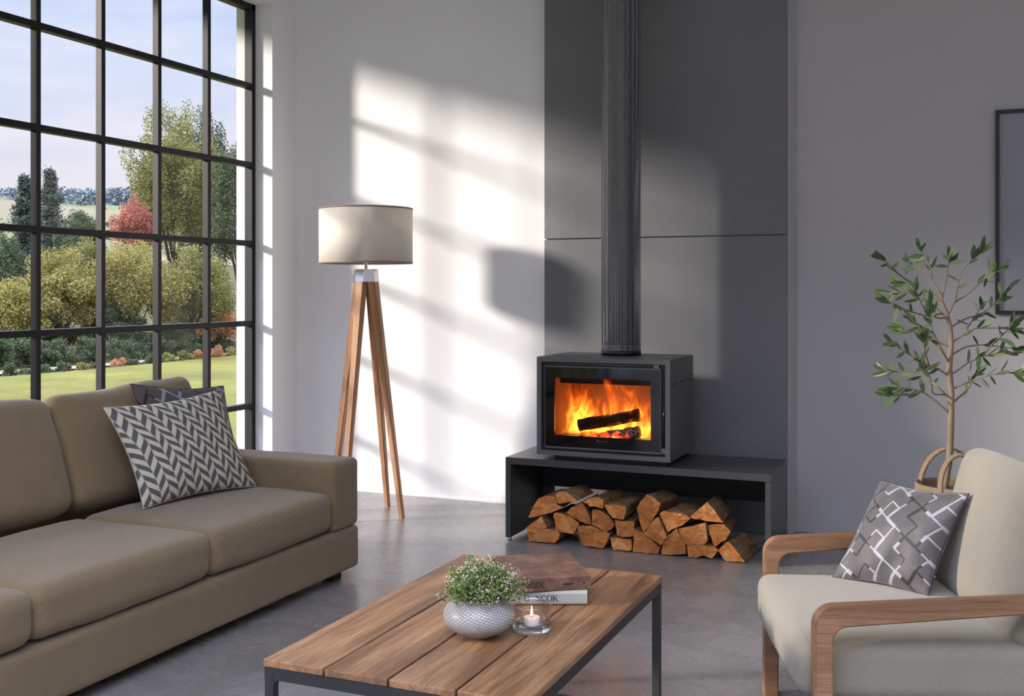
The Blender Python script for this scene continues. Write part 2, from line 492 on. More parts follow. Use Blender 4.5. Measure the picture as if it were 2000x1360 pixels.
t.bsdf(cc, .55, 0, t.bump(nz, .35, .006), .4, Sheen_Weight=.3); M['lattice'] = t.m

# lamp shade linen
t = NT('linen_shade'); v = t.coord('Object', (1, 1, 6)); n1 = t.noise(v, 90, 3); n2 = t.noise(t.coord('Object', (6, 6, 1)), 60, 3)
cc = t.mix(t.math('MULTIPLY', t.math('ADD', n1, n2), .5), (234, 224, 212), (250, 243, 234))
p = t.n('ShaderNodeBsdfPrincipled'); t.l(cc, p.inputs['Base Color']); p.inputs['Roughness'].default_value = .9; t.l(t.bump(n1, .2, .002), p.inputs['Normal'])
tl = t.n('ShaderNodeBsdfTranslucent'); t.l(cc, tl.inputs[0]); mx = t.n('ShaderNodeMixShader'); mx.inputs[0].default_value = .22
t.l(p.outputs[0], mx.inputs[1]); t.l(tl.outputs[0], mx.inputs[2]); t.l(mx.outputs[0], t.out.inputs[0]); M['shade'] = t.m

# perforated flue shield : herringbone of louvred slots
t = NT('perforated_steel'); v = t.coord('UV')
sx = t.n('ShaderNodeSeparateXYZ'); t.l(v, sx.inputs[0])
a = t.math('MULTIPLY', sx.outputs[0], 44.0); fa = t.math('FRACT', a)
par = t.math('MODULO', t.math('FLOOR', a), 2); sg = t.math('MULTIPLY_ADD', par, 2, -1)
b = t.math('ADD', t.math('MULTIPLY', sx.outputs[1], 88.0), t.math('MULTIPLY', t.math('MULTIPLY', t.math('SUBTRACT', fa, .5), sg), 1.5))
fb = t.math('FRACT', b)
slot = t.math('MULTIPLY', t.math('LESS_THAN', t.math('ABSOLUTE', t.math('SUBTRACT', fa, .5)), .37), t.math('LESS_THAN', t.math('ABSOLUTE', t.math('SUBTRACT', fb, .5)), .2))
slot = t.math('MULTIPLY', slot, t.math('GREATER_THAN', sx.outputs[1], .03))
hh = t.math('SINE', t.math('MULTIPLY', fb, 2 * PI))
p = t.n('ShaderNodeBsdfPrincipled'); p.inputs['Base Color'].default_value = col((150, 152, 160)); p.inputs['Metallic'].default_value = .9; p.inputs['Roughness'].default_value = .27
t.l(t.bump(hh, .8, .004), p.inputs['Normal'])
tr = t.n('ShaderNodeBsdfTransparent'); mx = t.n('ShaderNodeMixShader'); t.l(slot, mx.inputs[0]); t.l(p.outputs[0], mx.inputs[1]); t.l(tr.outputs[0], mx.inputs[2])
t.l(mx.outputs[0], t.out.inputs[0]); M['perforated'] = t.m
simple('inner_pipe', (120, 104, 88), .25, .9)

# firewood
def woodlog(name, c1, c2, c3, sc=30):
    t = NT(name); v = t.coord('Object'); oi = t.n('ShaderNodeObjectInfo')
    add = t.n('ShaderNodeVectorMath', operation='ADD'); t.l(v, add.inputs[0])
    cmb = t.n('ShaderNodeCombineXYZ'); t.l(t.math('MULTIPLY', oi.outputs['Random'], 9.), cmb.inputs[0]); t.l(cmb.outputs[0], add.inputs[1])
    n1 = t.noise(add.outputs[0], 12, 7, .65, 1.2)
    mp = t.n('ShaderNodeMapping'); t.l(add.outputs[0], mp.inputs[0]); mp.inputs['Scale'].default_value = (1, .15, 3); mp.inputs['Rotation'].default_value = (0, .35, 0)
    n2 = t.noise(mp.outputs[0], sc, 5, .65, .6)
    cc = t.ramp(n1, [(.3, c1), (.52, c2), (.72, c3)])
    cc = t.mix(t.math('MULTIPLY', t.ramp(n2, [(.35, (255, 255, 255)), (.55, (0, 0, 0))]), .45), cc, c1)
    tone = t.math('MULTIPLY', oi.outputs['Random'], .5); cc = t.mix(tone, cc, mul(c1, .9))
    t.bsdf(cc, .85, 0, t.bump(t.math('ADD', n1, n2), .8, .006), .25); M[name] = t.m
woodlog('log_end', (166, 98, 50), (228, 148, 80), (252, 192, 128), 45)
woodlog('log_side', (98, 74, 54), (160, 120, 84), (204, 162, 120), 20)
woodlog('charred', (16, 12, 11), (40, 28, 24), (92, 80, 74), 60)

# embers on the burning log
t = NT('ember_log'); v = t.coord('Object')
vo = t.n('ShaderNodeTexVoronoi', feature='DISTANCE_TO_EDGE'); t.l(v, vo.inputs['Vector']); vo.inputs['Scale'].default_value = 70
cr = t.math('LESS_THAN', vo.outputs['Distance'], .09)
n1 = t.noise(v, 14, 5, .6)
cc = t.mix(cr, t.mix(n1, (120, 108, 100), (196, 184, 176)), (14, 9, 8))
p = t.bsdf(cc, .9, 0, None, .2)
g1 = t.ramp(t.noise(v, 11, 4, .6), [(.50, (0, 0, 0)), (.58, (255, 60, 16)), (.68, (255, 190, 70))])
t.l(g1, p.inputs['Emission Color']); p.inputs['Emission Strength'].default_value = 2.5; M['ember_log'] = t.m

# flames (emitting gas)
def flame_material():
    t = NT('flame_gas')
    v = t.coord('Object')
    sp = t.n('ShaderNodeSeparateXYZ'); t.l(v, sp.inputs[0])
    z = sp.outputs[2]
    vm = t.coord('Object', (15, 10, 5.5)); nz = t.noise(vm, 1.0, 5, .62, 1.6)
    vm2 = t.coord('Object', (5.5, 4, 1.6), loc=(3.3, 1, 0)); nb = t.noise(vm2, 1.0, 2, .5, .4)
    zf = t.math('DIVIDE', z, .215)
    dens = t.math('SUBTRACT', t.math('ADD', t.math('MULTIPLY', nz, 2.3), t.math('MULTIPLY', nb, 1.2)), t.math('MULTIPLY_ADD', zf, .40, 1.55))
    dens = t.n('ShaderNodeClamp').outputs[0] if False else t.math('MAXIMUM', dens, 0)
    heat = t.math('ADD', t.math('MULTIPLY', dens, 1.5), t.math('MULTIPLY', t.math('SUBTRACT', 1, zf), .28))
    cc = t.ramp(heat, [(.0, (200, 40, 6)), (.28, (255, 92, 14)), (.55, (255, 150, 34)), (.9, (255, 206, 84))])
    e = t.n('ShaderNodeEmission'); t.l(cc, e.inputs[0]); t.l(t.math('MULTIPLY', dens, 62.0), e.inputs[1])
    t.l(e.outputs[0], t.out.inputs['Volume']); M['flame_gas'] = t.m
flame_material()

# ---------------------------------------------------------------- room shell
XW, XF, YB, YC, YA = -3.784, -3.927, 5.514, 5.33, 5.45     # inner wall face, window plane, back wall, chimney front, alcove wall
CEIL = 3.12; ZH = 2.898; YR = 5.262; PW = .4015
XR, YN = 3.0, -3.2

def joined(name, boxes, m, smooth=False):
    bm = bmesh.new()
    for b in boxes: box(bm, *b)
    return struct(name, bm, m, smooth)

struct('floor', B(-4.05, XR + .2, YN - .2, 5.9, -.15, 0), M['concrete'])
W1A, W1B = YR, YR - 12 * PW
W2A, W2B = W1B - .3, W1B - .3 - 7 * PW
joined('wall_left', [(-4.043, XW, YR, 5.75, 0, CEIL), (-4.043, XW, W1B, W1A, ZH, CEIL), (-4.043, XW, W2A, W1B, 0, CEIL),
                     (-4.043, XW, W2B, W2A, ZH, CEIL), (-4.043, XW, YN - .2, W2B, 0, CEIL), (-4.043, XW, W1B, W1A, -.15, .02), (-4.043, XW, W2B, W2A, -.15, .02)], M['white_plaster'])
joined('wall_back', [(XW, -2.0, YB, 5.75, 0, CEIL)], M['white_plaster'])
joined('wall_alcove', [(-.80, XR + .2, YA, 5.75, 0, CEIL)], M['grey_plaster'])
joined('wall_right', [(XR, XR + .2, YN - .2, YA, 0, CEIL)], M['grey_plaster'])
joined('wall_rear', [(XW, -3.2, YN - .2, YN, 0, CEIL), (2.4, XR, YN - .2, YN, 0, CEIL), (-3.2, 2.4, YN - .2, YN, 0, .3), (-3.2, 2.4, YN - .2, YN, 2.9, CEIL)], M['white_plaster'])  # wide opening added behind the camera to let in more daylight
joined('ceiling', [(-4.05, XR + .2, 1.2, 5.75, CEIL, CEIL + .15), (-4.05, XR + .2, YN - .2, -2.4, CEIL, CEIL + .15), (-4.05, -2.6, -2.4, 1.2, CEIL, CEIL + .15), (1.9, XR + .2, -2.4, 1.2, CEIL, CEIL + .15),
                   (-2.65, -2.6, -2.4, 1.2, CEIL + .1, CEIL + .5), (1.9, 1.95, -2.4, 1.2, CEIL + .1, CEIL + .5), (-2.6, 1.9, 1.2, 1.25, CEIL + .1, CEIL + .5), (-2.6, 1.9, -2.45, -2.4, CEIL + .1, CEIL + .5)], M['ceiling_paint'])  # skylight opening and its curb added behind the camera for fill light
bm = bmesh.new()
pts = [Vector(p) for p in ((-2.084, 5.352, 0), (-.812, 5.352, 0), (-.779, YA + .005, 0), (-.779, 5.75, 0), (-2.084, 5.75, 0))]
prism(bm, pts, Vector((0, 0, CEIL))); fixn(bm)
struct('wall_chimney', bm, M['grey_plaster'])
bm = bmesh.new(); box(bm, -2.084, -.8125, YC, 5.351, .002, 1.469, .0015, 1); box(bm, -2.084, -.8125, YC, 5.351, 1.4745, CEIL - .002, .0015, 1)
struct('trim_1', bm, M['cladding'])
# small plaster reveal bead round the chimney foot
joined('baseboard_back', [(XW, -2.086, YB - .004, YB, 0, .012)], M['white_plaster'])

def window(n, ya, yb, bottom=.03, top=ZH):
    w = None
    bm = bmesh.new(); fw = .034
    x0, x1 = XF - .03, XF + .022
    box(bm, x0, x1, ya - fw, ya, bottom, top); box(bm, x0, x1, yb, yb + fw, bottom, top)
    box(bm, x0, x1, yb, ya, top - fw, top); box(bm, x0, x1, yb, ya, bottom, bottom + fw)
    root = struct('window_%d' % n, bm, M['window_metal'])
    k = round((ya - yb) / PW)
    for i in range(1, k):
        y = ya - .015 - i * (ya - yb - .03) / k
        b = B(x0 + .008, x1 - .004, y - .013, y + .013, bottom + fw, top - fw, .002, 1); obj('glazing_bar', b, M['window_metal'], root)
    for z in (2.412, 1.944, 1.478, 1.003, .513, .075):
        if z > .2:
            b = B(x0 + .006, x1, yb + fw, ya - fw, z - .0155, z + .0155, .002, 1); obj('glazing_bar', b, M['window_metal'], root)
    g = bmesh.new(); vs = [g.verts.new((XF - .012, a, b)) for a, b in ((ya, bottom), (ya, top), (yb, top), (yb, bottom))]; g.faces.new(vs)
    obj('pane', g, M['pane_glass'], root)
    return root
window(1, W1A, W1B); window(2, W2A, W2B)  # the second window is added out of view to admit more light

# roof edge and post added outside, out of view, to cut the sunlight
joined('added_shade_roof', [(-5.15, -4.043, -3.4, 5.2, 3.14, 3.3)], M['exterior_render'])
post = obj('added_shade_post', B(-5.12, -4.98, 2.33, 2.97, -1.5, 3.14, .01, 1), M['exterior_render'])
tag(post, 'broad white rendered post added outside, out of view, to block the sun', 'post')
post['kind'] = 'structure'
del post['category']

# ---------------------------------------------------------------- hearth bench
root = empty('hearth_bench', (-1.41, 4.92, 0)); tag(root, 'long low dark grey steel bench under the wood stove', 'bench')
bx0, bx1, by0, by1 = -2.038, -.783, 4.70, 5.15
obj('bench_top', B(bx0, bx1, by0, by1, .367, .40, .0015, 1), M['bench_paint'], root)
for xa, xb in ((bx0, bx0 + .026), (bx1 - .026, bx1)):
    obj('side_panel', B(xa, xb, by0 + .001, by1, .016, .366, .001, 1), M['bench_paint'], root)
za = on(1063, 948, y=by1 - .02).z
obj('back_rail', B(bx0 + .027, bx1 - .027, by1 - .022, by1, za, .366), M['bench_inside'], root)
obj('back_leg', B(bx0 + .027, bx0 + .085, by1 - .021, by1 - .001, .016, za), M['bench_paint'], root)
obj('back_leg', B(bx1 - .085, bx1 - .027, by1 - .021, by1 - .001, .016, za), M['bench_paint'], root)
for x in (bx0 + .014, bx1 - .014):
    for y in (by0 + .02, by1 - .03):
        b = bmesh.new(); lathe(b, [(0, 0), (.011, 0), (.011, .012), (.008, .017), (0, .017)], (x, y, 0), 16); obj('foot', b, M['chrome'], root)

# ---------------------------------------------------------------- wood stove
sx0, sx1, sy0, sy1, sz0, sz1 = -1.876, -1.231, 4.70, 5.168, .424, .885
sy1 = 5.14
root = empty('wood_stove', (-1.5535, 4.92, .40)); tag(root, 'charcoal steel wood stove with a lit fire behind its wide glass door', 'stove')
bm = bmesh.new(); wt = .022
for b in ((sx0, sx1, sy0, sy1, sz1 - wt, sz1), (sx0, sx1, sy0, sy1, sz0, sz0 + wt), (sx0, sx0 + wt, sy0, sy1, sz0 + wt, sz1 - wt), (sx1 - wt, sx1, sy0, sy1, sz0 + wt, sz1 - wt), (sx0 + wt, sx1 - wt, sy1 - .01, sy1, sz0 + wt, sz1 - wt)):
    box(bm, *b)
case = obj('case', bm, M['stove_paint'], root)
obj('plinth', B(sx0 + .07, sx1 - .03, sy0 + .05, sy1 - .01, .4005, sz0), M['stove_black'], root)
yd = sy0 + .004
pA, pB = on(1065, 714, y=yd), on(1290, 888, y=yd)
dx0, dx1 = pA.x, pB.x; dz1, dz0 = pA.z, pB.z
wa, wb = on(1083, 738, y=yd), on(1271, 860, y=yd)
wx0, wx1, wz1, wz0 = wa.x, wb.x, wa.z, wb.z
# firebox
fb = bmesh.new(); fy1 = 5.02; yi = yd + .03
for b in ((wx0 - .02, wx1 + .02, yi, fy1, wz0 - .03, wz0 - .012), (wx0 - .02, wx1 + .02, yi, fy1, wz1 + .012, wz1 + .03), (wx0 - .04, wx0 - .02, yi, fy1, wz0 - .03, wz1 + .03),
          (wx1 + .02, wx1 + .04, yi, fy1, wz0 - .03, wz1 + .03), (wx0 - .04, wx1 + .04, fy1, fy1 + .02, wz0 - .03, wz1 + .03)):
    box(fb, *b)
simple('firebrick', (112, 80, 60), .9, 0, .2, 40, .3, .12)
fbx = obj('firebox', fb, M['firebrick'], root)
obj('baffle', B(wx0 - .015, wx1 + .015, yi + .10, yi + .115, wz1 - .035, wz1 + .011), M['stove_black'], root)
# black surround between case and door
sb = bmesh.new(); ya_, yb_ = yd + .012, yd + .03
for b in ((sx0 + wt, sx1 - wt, ya_, yb_, wz1 + .012, sz1 - wt), (sx0 + wt, sx1 - wt, ya_, yb_, sz0 + wt, wz0 - .012), (sx0 + wt, wx0 - .012, ya_, yb_, wz0 - .012, wz1 + .012), (wx1 + .012, sx1 - wt, ya_, yb_, wz0 - .012, wz1 + .012)):
    box(sb, *b)
obj('surround', sb, M['stove_black'], root)
door = empty('door', (0, 0, 0)); door.parent = root
dm = bmesh.new()
box(dm, dx0, dx1, yd, yd + .01, wz1, dz1 - .006); box(dm, dx0, dx1, yd, yd + .01, dz0 + .008, wz0)
box(dm, dx0, wx0, yd, yd + .01, wz0, wz1); box(dm, wx1, dx1, yd, yd + .01, wz0, wz1)
C.objects.unlink(door); bpy.data.objects.remove(door)
door = obj('door', dm, M['black_glass'], root)
hg = lambda *a: B(*a, .001, 1)
obj('door_trim', hg(dx0, dx1, yd - .004, yd + .010, dz1 - .006, dz1), M['stove_paint'], door)
obj('door_trim', hg(dx0, dx1, yd - .004, yd + .010, dz0, dz0 + .008), M['stove_paint'], door)
obj('door_trim', hg(dx1, dx1 + .003, yd - .004, yd + .01, dz0, dz1), M['stove_paint'], door)
obj('door_trim', hg(dx0 - .002, dx0, yd - .004, yd + .01, dz0, dz1), M['stove_paint'], door)
g = bmesh.new(); g.faces.new([g.verts.new(p) for p in ((wx0, yd + .005, wz0), (wx1, yd + .005, wz0), (wx1, yd + .005, wz1), (wx0, yd + .005, wz1))])
obj('pane', g, M['stove_glass'], door)
# maker's mark: small drop and worn lettering
lm = bmesh.new(); lc = on(1167, 862, y=yd)
prism(lm, [Vector((lc.x + a, yd - .0006, lc.z + b)) for a, b in ((0, .006), (.004, 0), (.002, -.004), (-.003, -.003), (-.004, .001))], Vector((0, .0005, 0)))
for i, (w_, h_) in enumerate(((.004, .005), (.003, .005), (.004, .005), (.003, .004), (.004, .005), (.003, .005), (.004, .005))):
    xx = lc.x + .008 + i * .0062
    box(lm, xx, xx + .0012, yd - .0006, yd - .0001, lc.z - .004, lc.z - .004 + h_)
    box(lm, xx, xx + w_, yd - .0006, yd - .0001, lc.z - .004 + h_ - .001, lc.z - .004 + h_)
    if i % 2 == 0: box(lm, xx, xx + w_, yd - .0006, yd - .0001, lc.z - .004, lc.z - .003)
simple('mark_grey', (120, 120, 124), .5)
fixn(lm); obj('maker_mark', lm, M['mark_grey'], door)
# gas strut rod at top, latch blocks, handle
tb = bmesh.new(); ztop = (dz1 + sz1 - wt) / 2 + .001; tube(tb, [(dx0 + .02, yd + .006, ztop), (dx1 - .01, yd + .006, ztop)], .0025, 8); obj('top_rod', tb, M['stove_paint'], root)
obj('latch_block', B(dx1 - .032, dx1 - .006, yd - .003, yd + .012, dz1 + .001, dz1 + .017, .001, 1), M['stove_paint'], root)
obj('latch_block', B(dx1 + .004, dx1 + .026, yd - .003, yd + .012, dz0 + .002, dz0 + .028, .001, 1), M['stove_paint'], root)
ht = on(1296, 806, y=yd).z; hxx = dx1 + .012
tb = bmesh.new(); tube(tb, [(hxx, yd + .004, dz0 + .02), (hxx, yd + .002, ht - .02), (hxx + .002, yd, ht - .003), (hxx + .008, yd + .004, ht)], [.0022, .0028, .003, .0032], 10); obj('handle', tb, M['handle_steel'], root)
for i in range(3):
    y = sy0 + .03 + i * .15
    obj('vent_slot', B(sx1 - .002, sx1 + .0008, y, y + .105, .770, .7765), M['stove_black'], root)

# burning logs
def bark_log(name, p0, p1, r, mat, parent, seed, sq=1.0, seg=14, n=16):
    bm = bmesh.new(); rings = []
    p0, p1 = Vector(p0), Vector(p1); ax = (p1 - p0).normalized(); s = ax.cross(Vector((0, 0, 1))).normalized(); u = s.cross(ax)
    for i in range(n + 1):
        p = p0.lerp(p1, i / n); rr = []
        for k in range(seg):
            a = 2 * PI * k / seg
            rad = r * (1 + .26 * mnoise.noise(Vector((math.cos(a) * 1.5 + seed, math.sin(a) * 1.5, i * .35))) + .06 * mnoise.noise(Vector((a * 3, i * 1.7, seed))))
            if math.sin(a) < -.3: rad *= .85
            rr.append(bm.verts.new(p + s * math.cos(a) * rad + u * math.sin(a) * rad * sq))
        rings.append(rr)
    for i in range(n):
        for k in range(seg): bm.faces.new((rings[i][k], rings[i][(k + 1) % seg], rings[i + 1][(k + 1) % seg], rings[i + 1][k]))
    bm.faces.new(rings[0][::-1]); bm.faces.new(rings[-1]); fixn(bm)
    return obj(name, bm, mat, parent)
zf = wz0 - .012
l0 = on(1131, 832, y=4.80); l1 = on(1249, 812, y=4.83)
lg = bark_log('burning_log', l0, l1, .031, M['charred'], None, 3.1, 1.0); tag(lg, 'blackened upper log burning across the stove fire', 'log')
l0 = on(1140, 862, y=4.785); l1 = on(1249, 845, y=4.785)
lg = bark_log('burning_log', l0, l1, .034, M['ember_log'], None, 7.7, .85, 18, 26); tag(lg, 'ash-white cracked ember log glowing at the bottom of the fire', 'log')
l0 = on(1247, 858, y=4.86); l1 = on(1290, 846, y=4.90)
lg = bark_log('burning_log', l0, l1, .03, M['log_end'], None, 5.2, .9); tag(lg, 'pale short log at the right edge of the stove fire', 'log')

# fire: gas volume shaped as several rising tongues
fc = Vector(((wx0 + wx1) / 2, 4.89, zf + .003))
bm = bmesh.new(); box(bm, wx0 - .005 - fc.x, wx1 + .012 - fc.x, -.095, .10, 0, wz1 - zf - .012)
me = bpy.data.meshes.new('flames'); bm.to_mesh(me); bm.free()
fl = link('flames', me, M['flame_gas']); fl.location = fc
tag(fl, 'orange and yellow flames rising behind the logs in the stove', 'fire'); fl['kind'] = 'stuff'
li = bpy.data.lights.new('fire_glow', 'POINT'); li.energy = 1.7; li.color = (1, .42, .12); li.shadow_soft_size = .04
lo = bpy.data.objects.new('fire_glow', li); C.objects.link(lo); lo.location = (fc.x, 4.88, zf + .11)

# ---------------------------------------------------------------- flue
fcx, fcy, fr_ = on(1213, 567, y=4.99).x, 4.99, .0955
root = empty('stove_flue', (fcx, fcy, sz1)); tag(root, 'tall perforated steel flue rising from the stove to the ceiling', 'flue')
bm = bmesh.new(); lathe(bm, [(fr_, .022), (fr_, 1.1), (fr_, CEIL - sz1 - .002)], (fcx, fcy, sz1), 64, uv=True); obj('perforated_shield', bm, M['perforated'], root)
bm = bmesh.new(); lathe(bm, [(fr_ + .0015, .001), (fr_ + .0015, .024), (fr_ - .003, .024), (fr_ - .003, .001)], (fcx, fcy, sz1), 64, close=True); fixn(bm); obj('base_ring', bm, M['stove_black'], root)
bm = bmesh.new(); lathe(bm, [(.066, .001), (.066, CEIL - sz1 - .002)], (fcx, fcy, sz1), 48); obj('inner_pipe', bm, M['inner_pipe'], root)

# ---------------------------------------------------------------- firewood
Zx = lambda pts: [(960 + a / 3.3333, 860 + b / 3.3333) for a, b in pts]
LOGS = [
 ('bottom row, far left: broad flat-topped firewood log on the floor', [(228,590),(330,592),(432,602),(446,640),(418,692),(330,685),(240,680)], 0),
 ('bottom row: large trapezoid firewood log with pale face, second from the left', [(555,560),(650,560),(770,610),(755,660),(735,700),(700,708),(650,695),(590,690)], 0),
 ('bottom row: small dark squat firewood log left of the reddish triangular one', [(770,640),(850,648),(913,658),(912,728),(850,727),(790,722)], 0),
 ('bottom row: reddish triangular firewood log with a torn pink ridge', [(928,592),(990,620),(1050,672),(1098,718),(1085,758),(1000,752),(917,742)], 0),
 ('bottom row: quarter-round firewood log under the middle of the pile', [(1102,765),(1112,700),(1150,635),(1205,592),(1225,640),(1262,695),(1268,762),(1180,768)], 0),
 ('bottom row: wide shallow firewood log beneath the square one on the right', [(1268,690),(1360,694),(1455,702),(1478,732),(1435,785),(1380,765),(1330,778),(1280,775)], 0),
 ('bottom right end: big leaning firewood log with a rounded bark side', [(1472,725),(1536,662),(1590,715),(1648,805),(1600,800),(1515,796)], 0),
 ('orange wedge-shaped firewood log above the broad one at far left', [(218,575),(270,535),(325,492),(345,530),(362,572),(300,585),(240,582)], .006),
 ('firewood log with curved top in the second row, second from the left', [(398,478),(422,470),(500,490),(545,515),(572,545),(553,582),(535,612),(430,598),(415,560)], .008),
 ('peaked firewood log leaning right beneath the torn pale one', [(487,470),(520,435),(585,407),(620,450),(640,500),(650,553),(600,540),(530,505)], .0),
 ('fan-shaped firewood log left of the pale square-cut one', [(655,452),(700,456),(760,490),(805,550),(785,580),(745,603),(700,572),(652,550)], .004),
 ('salmon-coloured square-cut firewood log in the middle of the pile', [(803,518),(860,525),(928,528),(927,628),(862,636),(815,622)], .01),
 ('dark four-sided firewood log tilted under the middle of the pile', [(1062,512),(1088,500),(1120,570),(1145,632),(1105,688),(1050,655),(992,612),(1020,560)], .0),
 ('square firewood log with diagonal saw marks, right of centre', [(1212,577),(1300,558),(1393,537),(1402,600),(1408,650),(1390,686),(1310,682),(1235,680)], .006),
 ('yellow firewood log with ragged lower edge, under the top-right triangle', [(1403,555),(1450,548),(1510,545),(1560,590),(1525,655),(1490,672),(1452,698),(1425,630)], .012),
 ('slanting orange firewood log at the top left of the pile', [(236,506),(265,440),(302,380),(352,366),(405,362),(432,420),(468,442),(400,470),(330,488),(270,504)], .004),
 ('brown firewood log with grey bark lying on the top-left slanting one', [(416,352),(440,332),(480,335),(525,362),(556,397),(500,408),(440,417),(420,408)], -.01),
 ('torn pale firewood log with splintered top at the top of the pile', [(590,402),(640,375),(700,372),(730,390),(728,450),(690,440),(640,433)], .0),
 ('chunky dark-knotted firewood log at the top centre', [(728,420),(800,418),(880,432),(872,480),(862,520),(820,515),(785,508)], -.004),
 ('upright spear-shaped firewood log at the top centre', [(944,438),(965,402),(1010,352),(1062,378),(1104,412),(1082,470),(1035,545),(987,608),(960,520)], .006),
 ('bark-backed firewood log hanging over the gap right of the spear-shaped one', [(1092,478),(1115,462),(1190,470),(1250,480),(1298,512),(1235,560),(1180,580),(1148,604),(1118,540)], .0),
 ('bright triangular firewood log, topmost on the right', [(1290,502),(1345,450),(1405,400),(1450,450),(1508,538),(1420,532),(1340,520)], .004),
]
rng = random.Random(5)
for i, (lab, poly, dy) in enumerate(LOGS):
    px = Zx(poly)
    low = max(p[1] for p in px); lowx = [p[0] for p in px if p[1] == low][0]
    Y0 = 4.715 + dy * 1.5
    P = [on(a, b, y=Y0) for a, b in px]
    zmin = min(p.z for p in P)
    if i < 7:
        for p in P: p.z -= (zmin - .002)
    # densify and roughen outline
    Q = []
    n = len(P); cen = sum(P, Vector()) / n
    for k in range(n):
        a, b = P[k], P[(k + 1) % n]; m_ = max(2, int((b - a).length / .009))
        for j in range(m_):
            q = a.lerp(b, j / m_); nn = mnoise.noise(Vector((q.x * 60 + i * 7, q.z * 60, i))) * .004
            q = q + (q - cen).normalized() * (nn - .0015)
            if i < 7: q.z = max(q.z, .002)
            Q.append(q)
    L_ = rng.uniform(.24, .30); nl = 7
    bm = bmesh.new(); rings = []
    dirv = Vector((rng.uniform(-.03, .03), L_, rng.uniform(-.006, .0)))
    for s in range(nl + 1):
        f = s / nl; sc = 1 - .10 * f
        ring = []
        for q in Q:
            d = (q - cen)
            w = .0035 * mnoise.noise(Vector((q.x * 40, f * 9 + i, q.z * 40))) * min(1, f * 4)
            p = cen + d * sc + dirv * f + d.normalized() * w
            if s == 0: p.y += .007 * mnoise.noise(Vector((q.x * 45, i * 3, q.z * 45)))
            if i < 7 and p.z < .002: p.z = .002
            ring.append(bm.verts.new(p))
        rings.append(ring)
    N = len(Q)
    for s in range(nl):
        for k in range(N):
            f = bm.faces.new((rings[s][k], rings[s + 1][k], rings[s + 1][(k + 1) % N], rings[s][(k + 1) % N])); f.material_index = 1
    # rough cut ends
    for ring, fl_ in ((rings[0], False), (rings[-1], True)):
        prev = ring
        for sc in (.7, .4):
            c0 = sum((v.co for v in ring), Vector()) / N
            cur = []
            for v in ring:
                p = c0 + (v.co - c0) * sc
                p.y += .004 * mnoise.noise(Vector((p.x * 50, i * 3 + sc, p.z * 50)))
                cur.append(bm.verts.new(p))
            for k in range(N):
                bm.faces.new((prev[k], prev[(k + 1) % N], cur[(k + 1) % N], cur[k])).material_index = 0
            prev = cur
        bm.faces.new(prev).material_index = 0
    fixn(bm)
    o = obj('firewood_log', bm, [M['log_end'], M['log_side']])
    org = Vector((cen.x, Y0, 0)); 
    o.data.transform(Matrix.Translation(-cen)); o.location = cen
    tag(o, lab, 'firewood', 'split firewood stacked under the bench')

# ---------------------------------------------------------------- floor lamp
cx, cy = -2.9625, 4.9575
root = empty('floor_lamp', (cx, cy, 0)); tag(root, 'four-legged wooden floor lamp with a beige drum shade by the white wall', 'floor lamp')
zc = 1.247
for fx, fy in ((-2.741, 4.952), (-2.957, 5.179), (-3.184, 4.963), (-2.968, 4.736)):
    f0 = Vector((fx, fy, 0)); d = (f0 - Vector((cx, cy, 0))).normalized()
    tp = Vector((cx, cy, zc)) + d * .043
    def sect(c, w, rot):
        a = math.atan2(d.y, d.x) + PI / 4
        return [c + Vector((math.cos(a + k * PI / 2) * w, math.sin(a + k * PI / 2) * w, 0)) for k in range(4)]
    bm = bmesh.new(); A_ = [bm.verts.new(p) for p in sect(f0, .0185, 0)]; B_ = [bm.verts.new(p) for p in sect(tp, .033, 0)]
    bm.faces.new(A_[::-1]); bm.faces.new(B_)
    for k in range(4): bm.faces.new((A_[k], A_[(k + 1) % 4], B_[(k + 1) % 4], B_[k]))
    es = [e for e in bm.edges if abs((e.verts[0].co - e.verts[1].co).z) > .5]
    bmesh.ops.bevel(bm, geom=es, offset=.004, segments=2, affect='EDGES')
    lg = obj('leg', bm, M['lamp_wood'], root)
    sl = (tp - f0) / (tp.z)
    t2 = tp + sl * .065
    bm = bmesh.new(); A_ = [bm.verts.new(p) for p in sect(tp - sl * .002, .0345, 0)]; B_ = [bm.verts.new(p) for p in sect(t2, .0352, 0)]
    bm.faces.new(A_[::-1]); bm.faces.new(B_)
    for k in range(4): bm.faces.new((A_[k], A_[(k + 1) % 4], B_[(k + 1) % 4], B_[k]))
    obj('metal_cap', bm, M['chrome'], lg)['label'] = 'bright metal cap on top of the leg'
bm = bmesh.new(); tube(bm, [(cx, cy, 1.29), (cx, cy, 1.43)], .0085, 16); obj('stem', bm, M['chrome'], root)
bm = bmesh.new(); lathe(bm, [(0, .0), (.017, .0), (.017, .05), (.012, .055), (.012, .06), (.028, .09), (.032, .115), (.022, .14), (0, .148)], (cx, cy, 1.43), 24); obj('bulb', bm, M['ceramic'], root)
z0s, z1s, rs_ = 1.343, 1.637, .249
bm = bmesh.new(); lathe(bm, [(rs_, z0s), (rs_, z1s), (rs_ - .0015, z1s), (rs_ - .0015, z0s)], (cx, cy, 0), 72, close=True); fixn(bm)
sh = obj('lamp_shade', bm, M['shade'], root)
simple('shade_trim', (150, 134, 122), .8)
for z in (z0s + .0035, z1s - .0035):
    bm = bmesh.new(); lathe(bm, [(rs_ + .0012, z - .0045), (rs_ + .0012, z + .0045), (rs_ - .0028, z + .0045), (rs_ - .0028, z - .0045)], (cx, cy, 0), 72, close=True); fixn(bm); obj('trim_band', bm, M['shade_trim'], sh)
bm = bmesh.new()
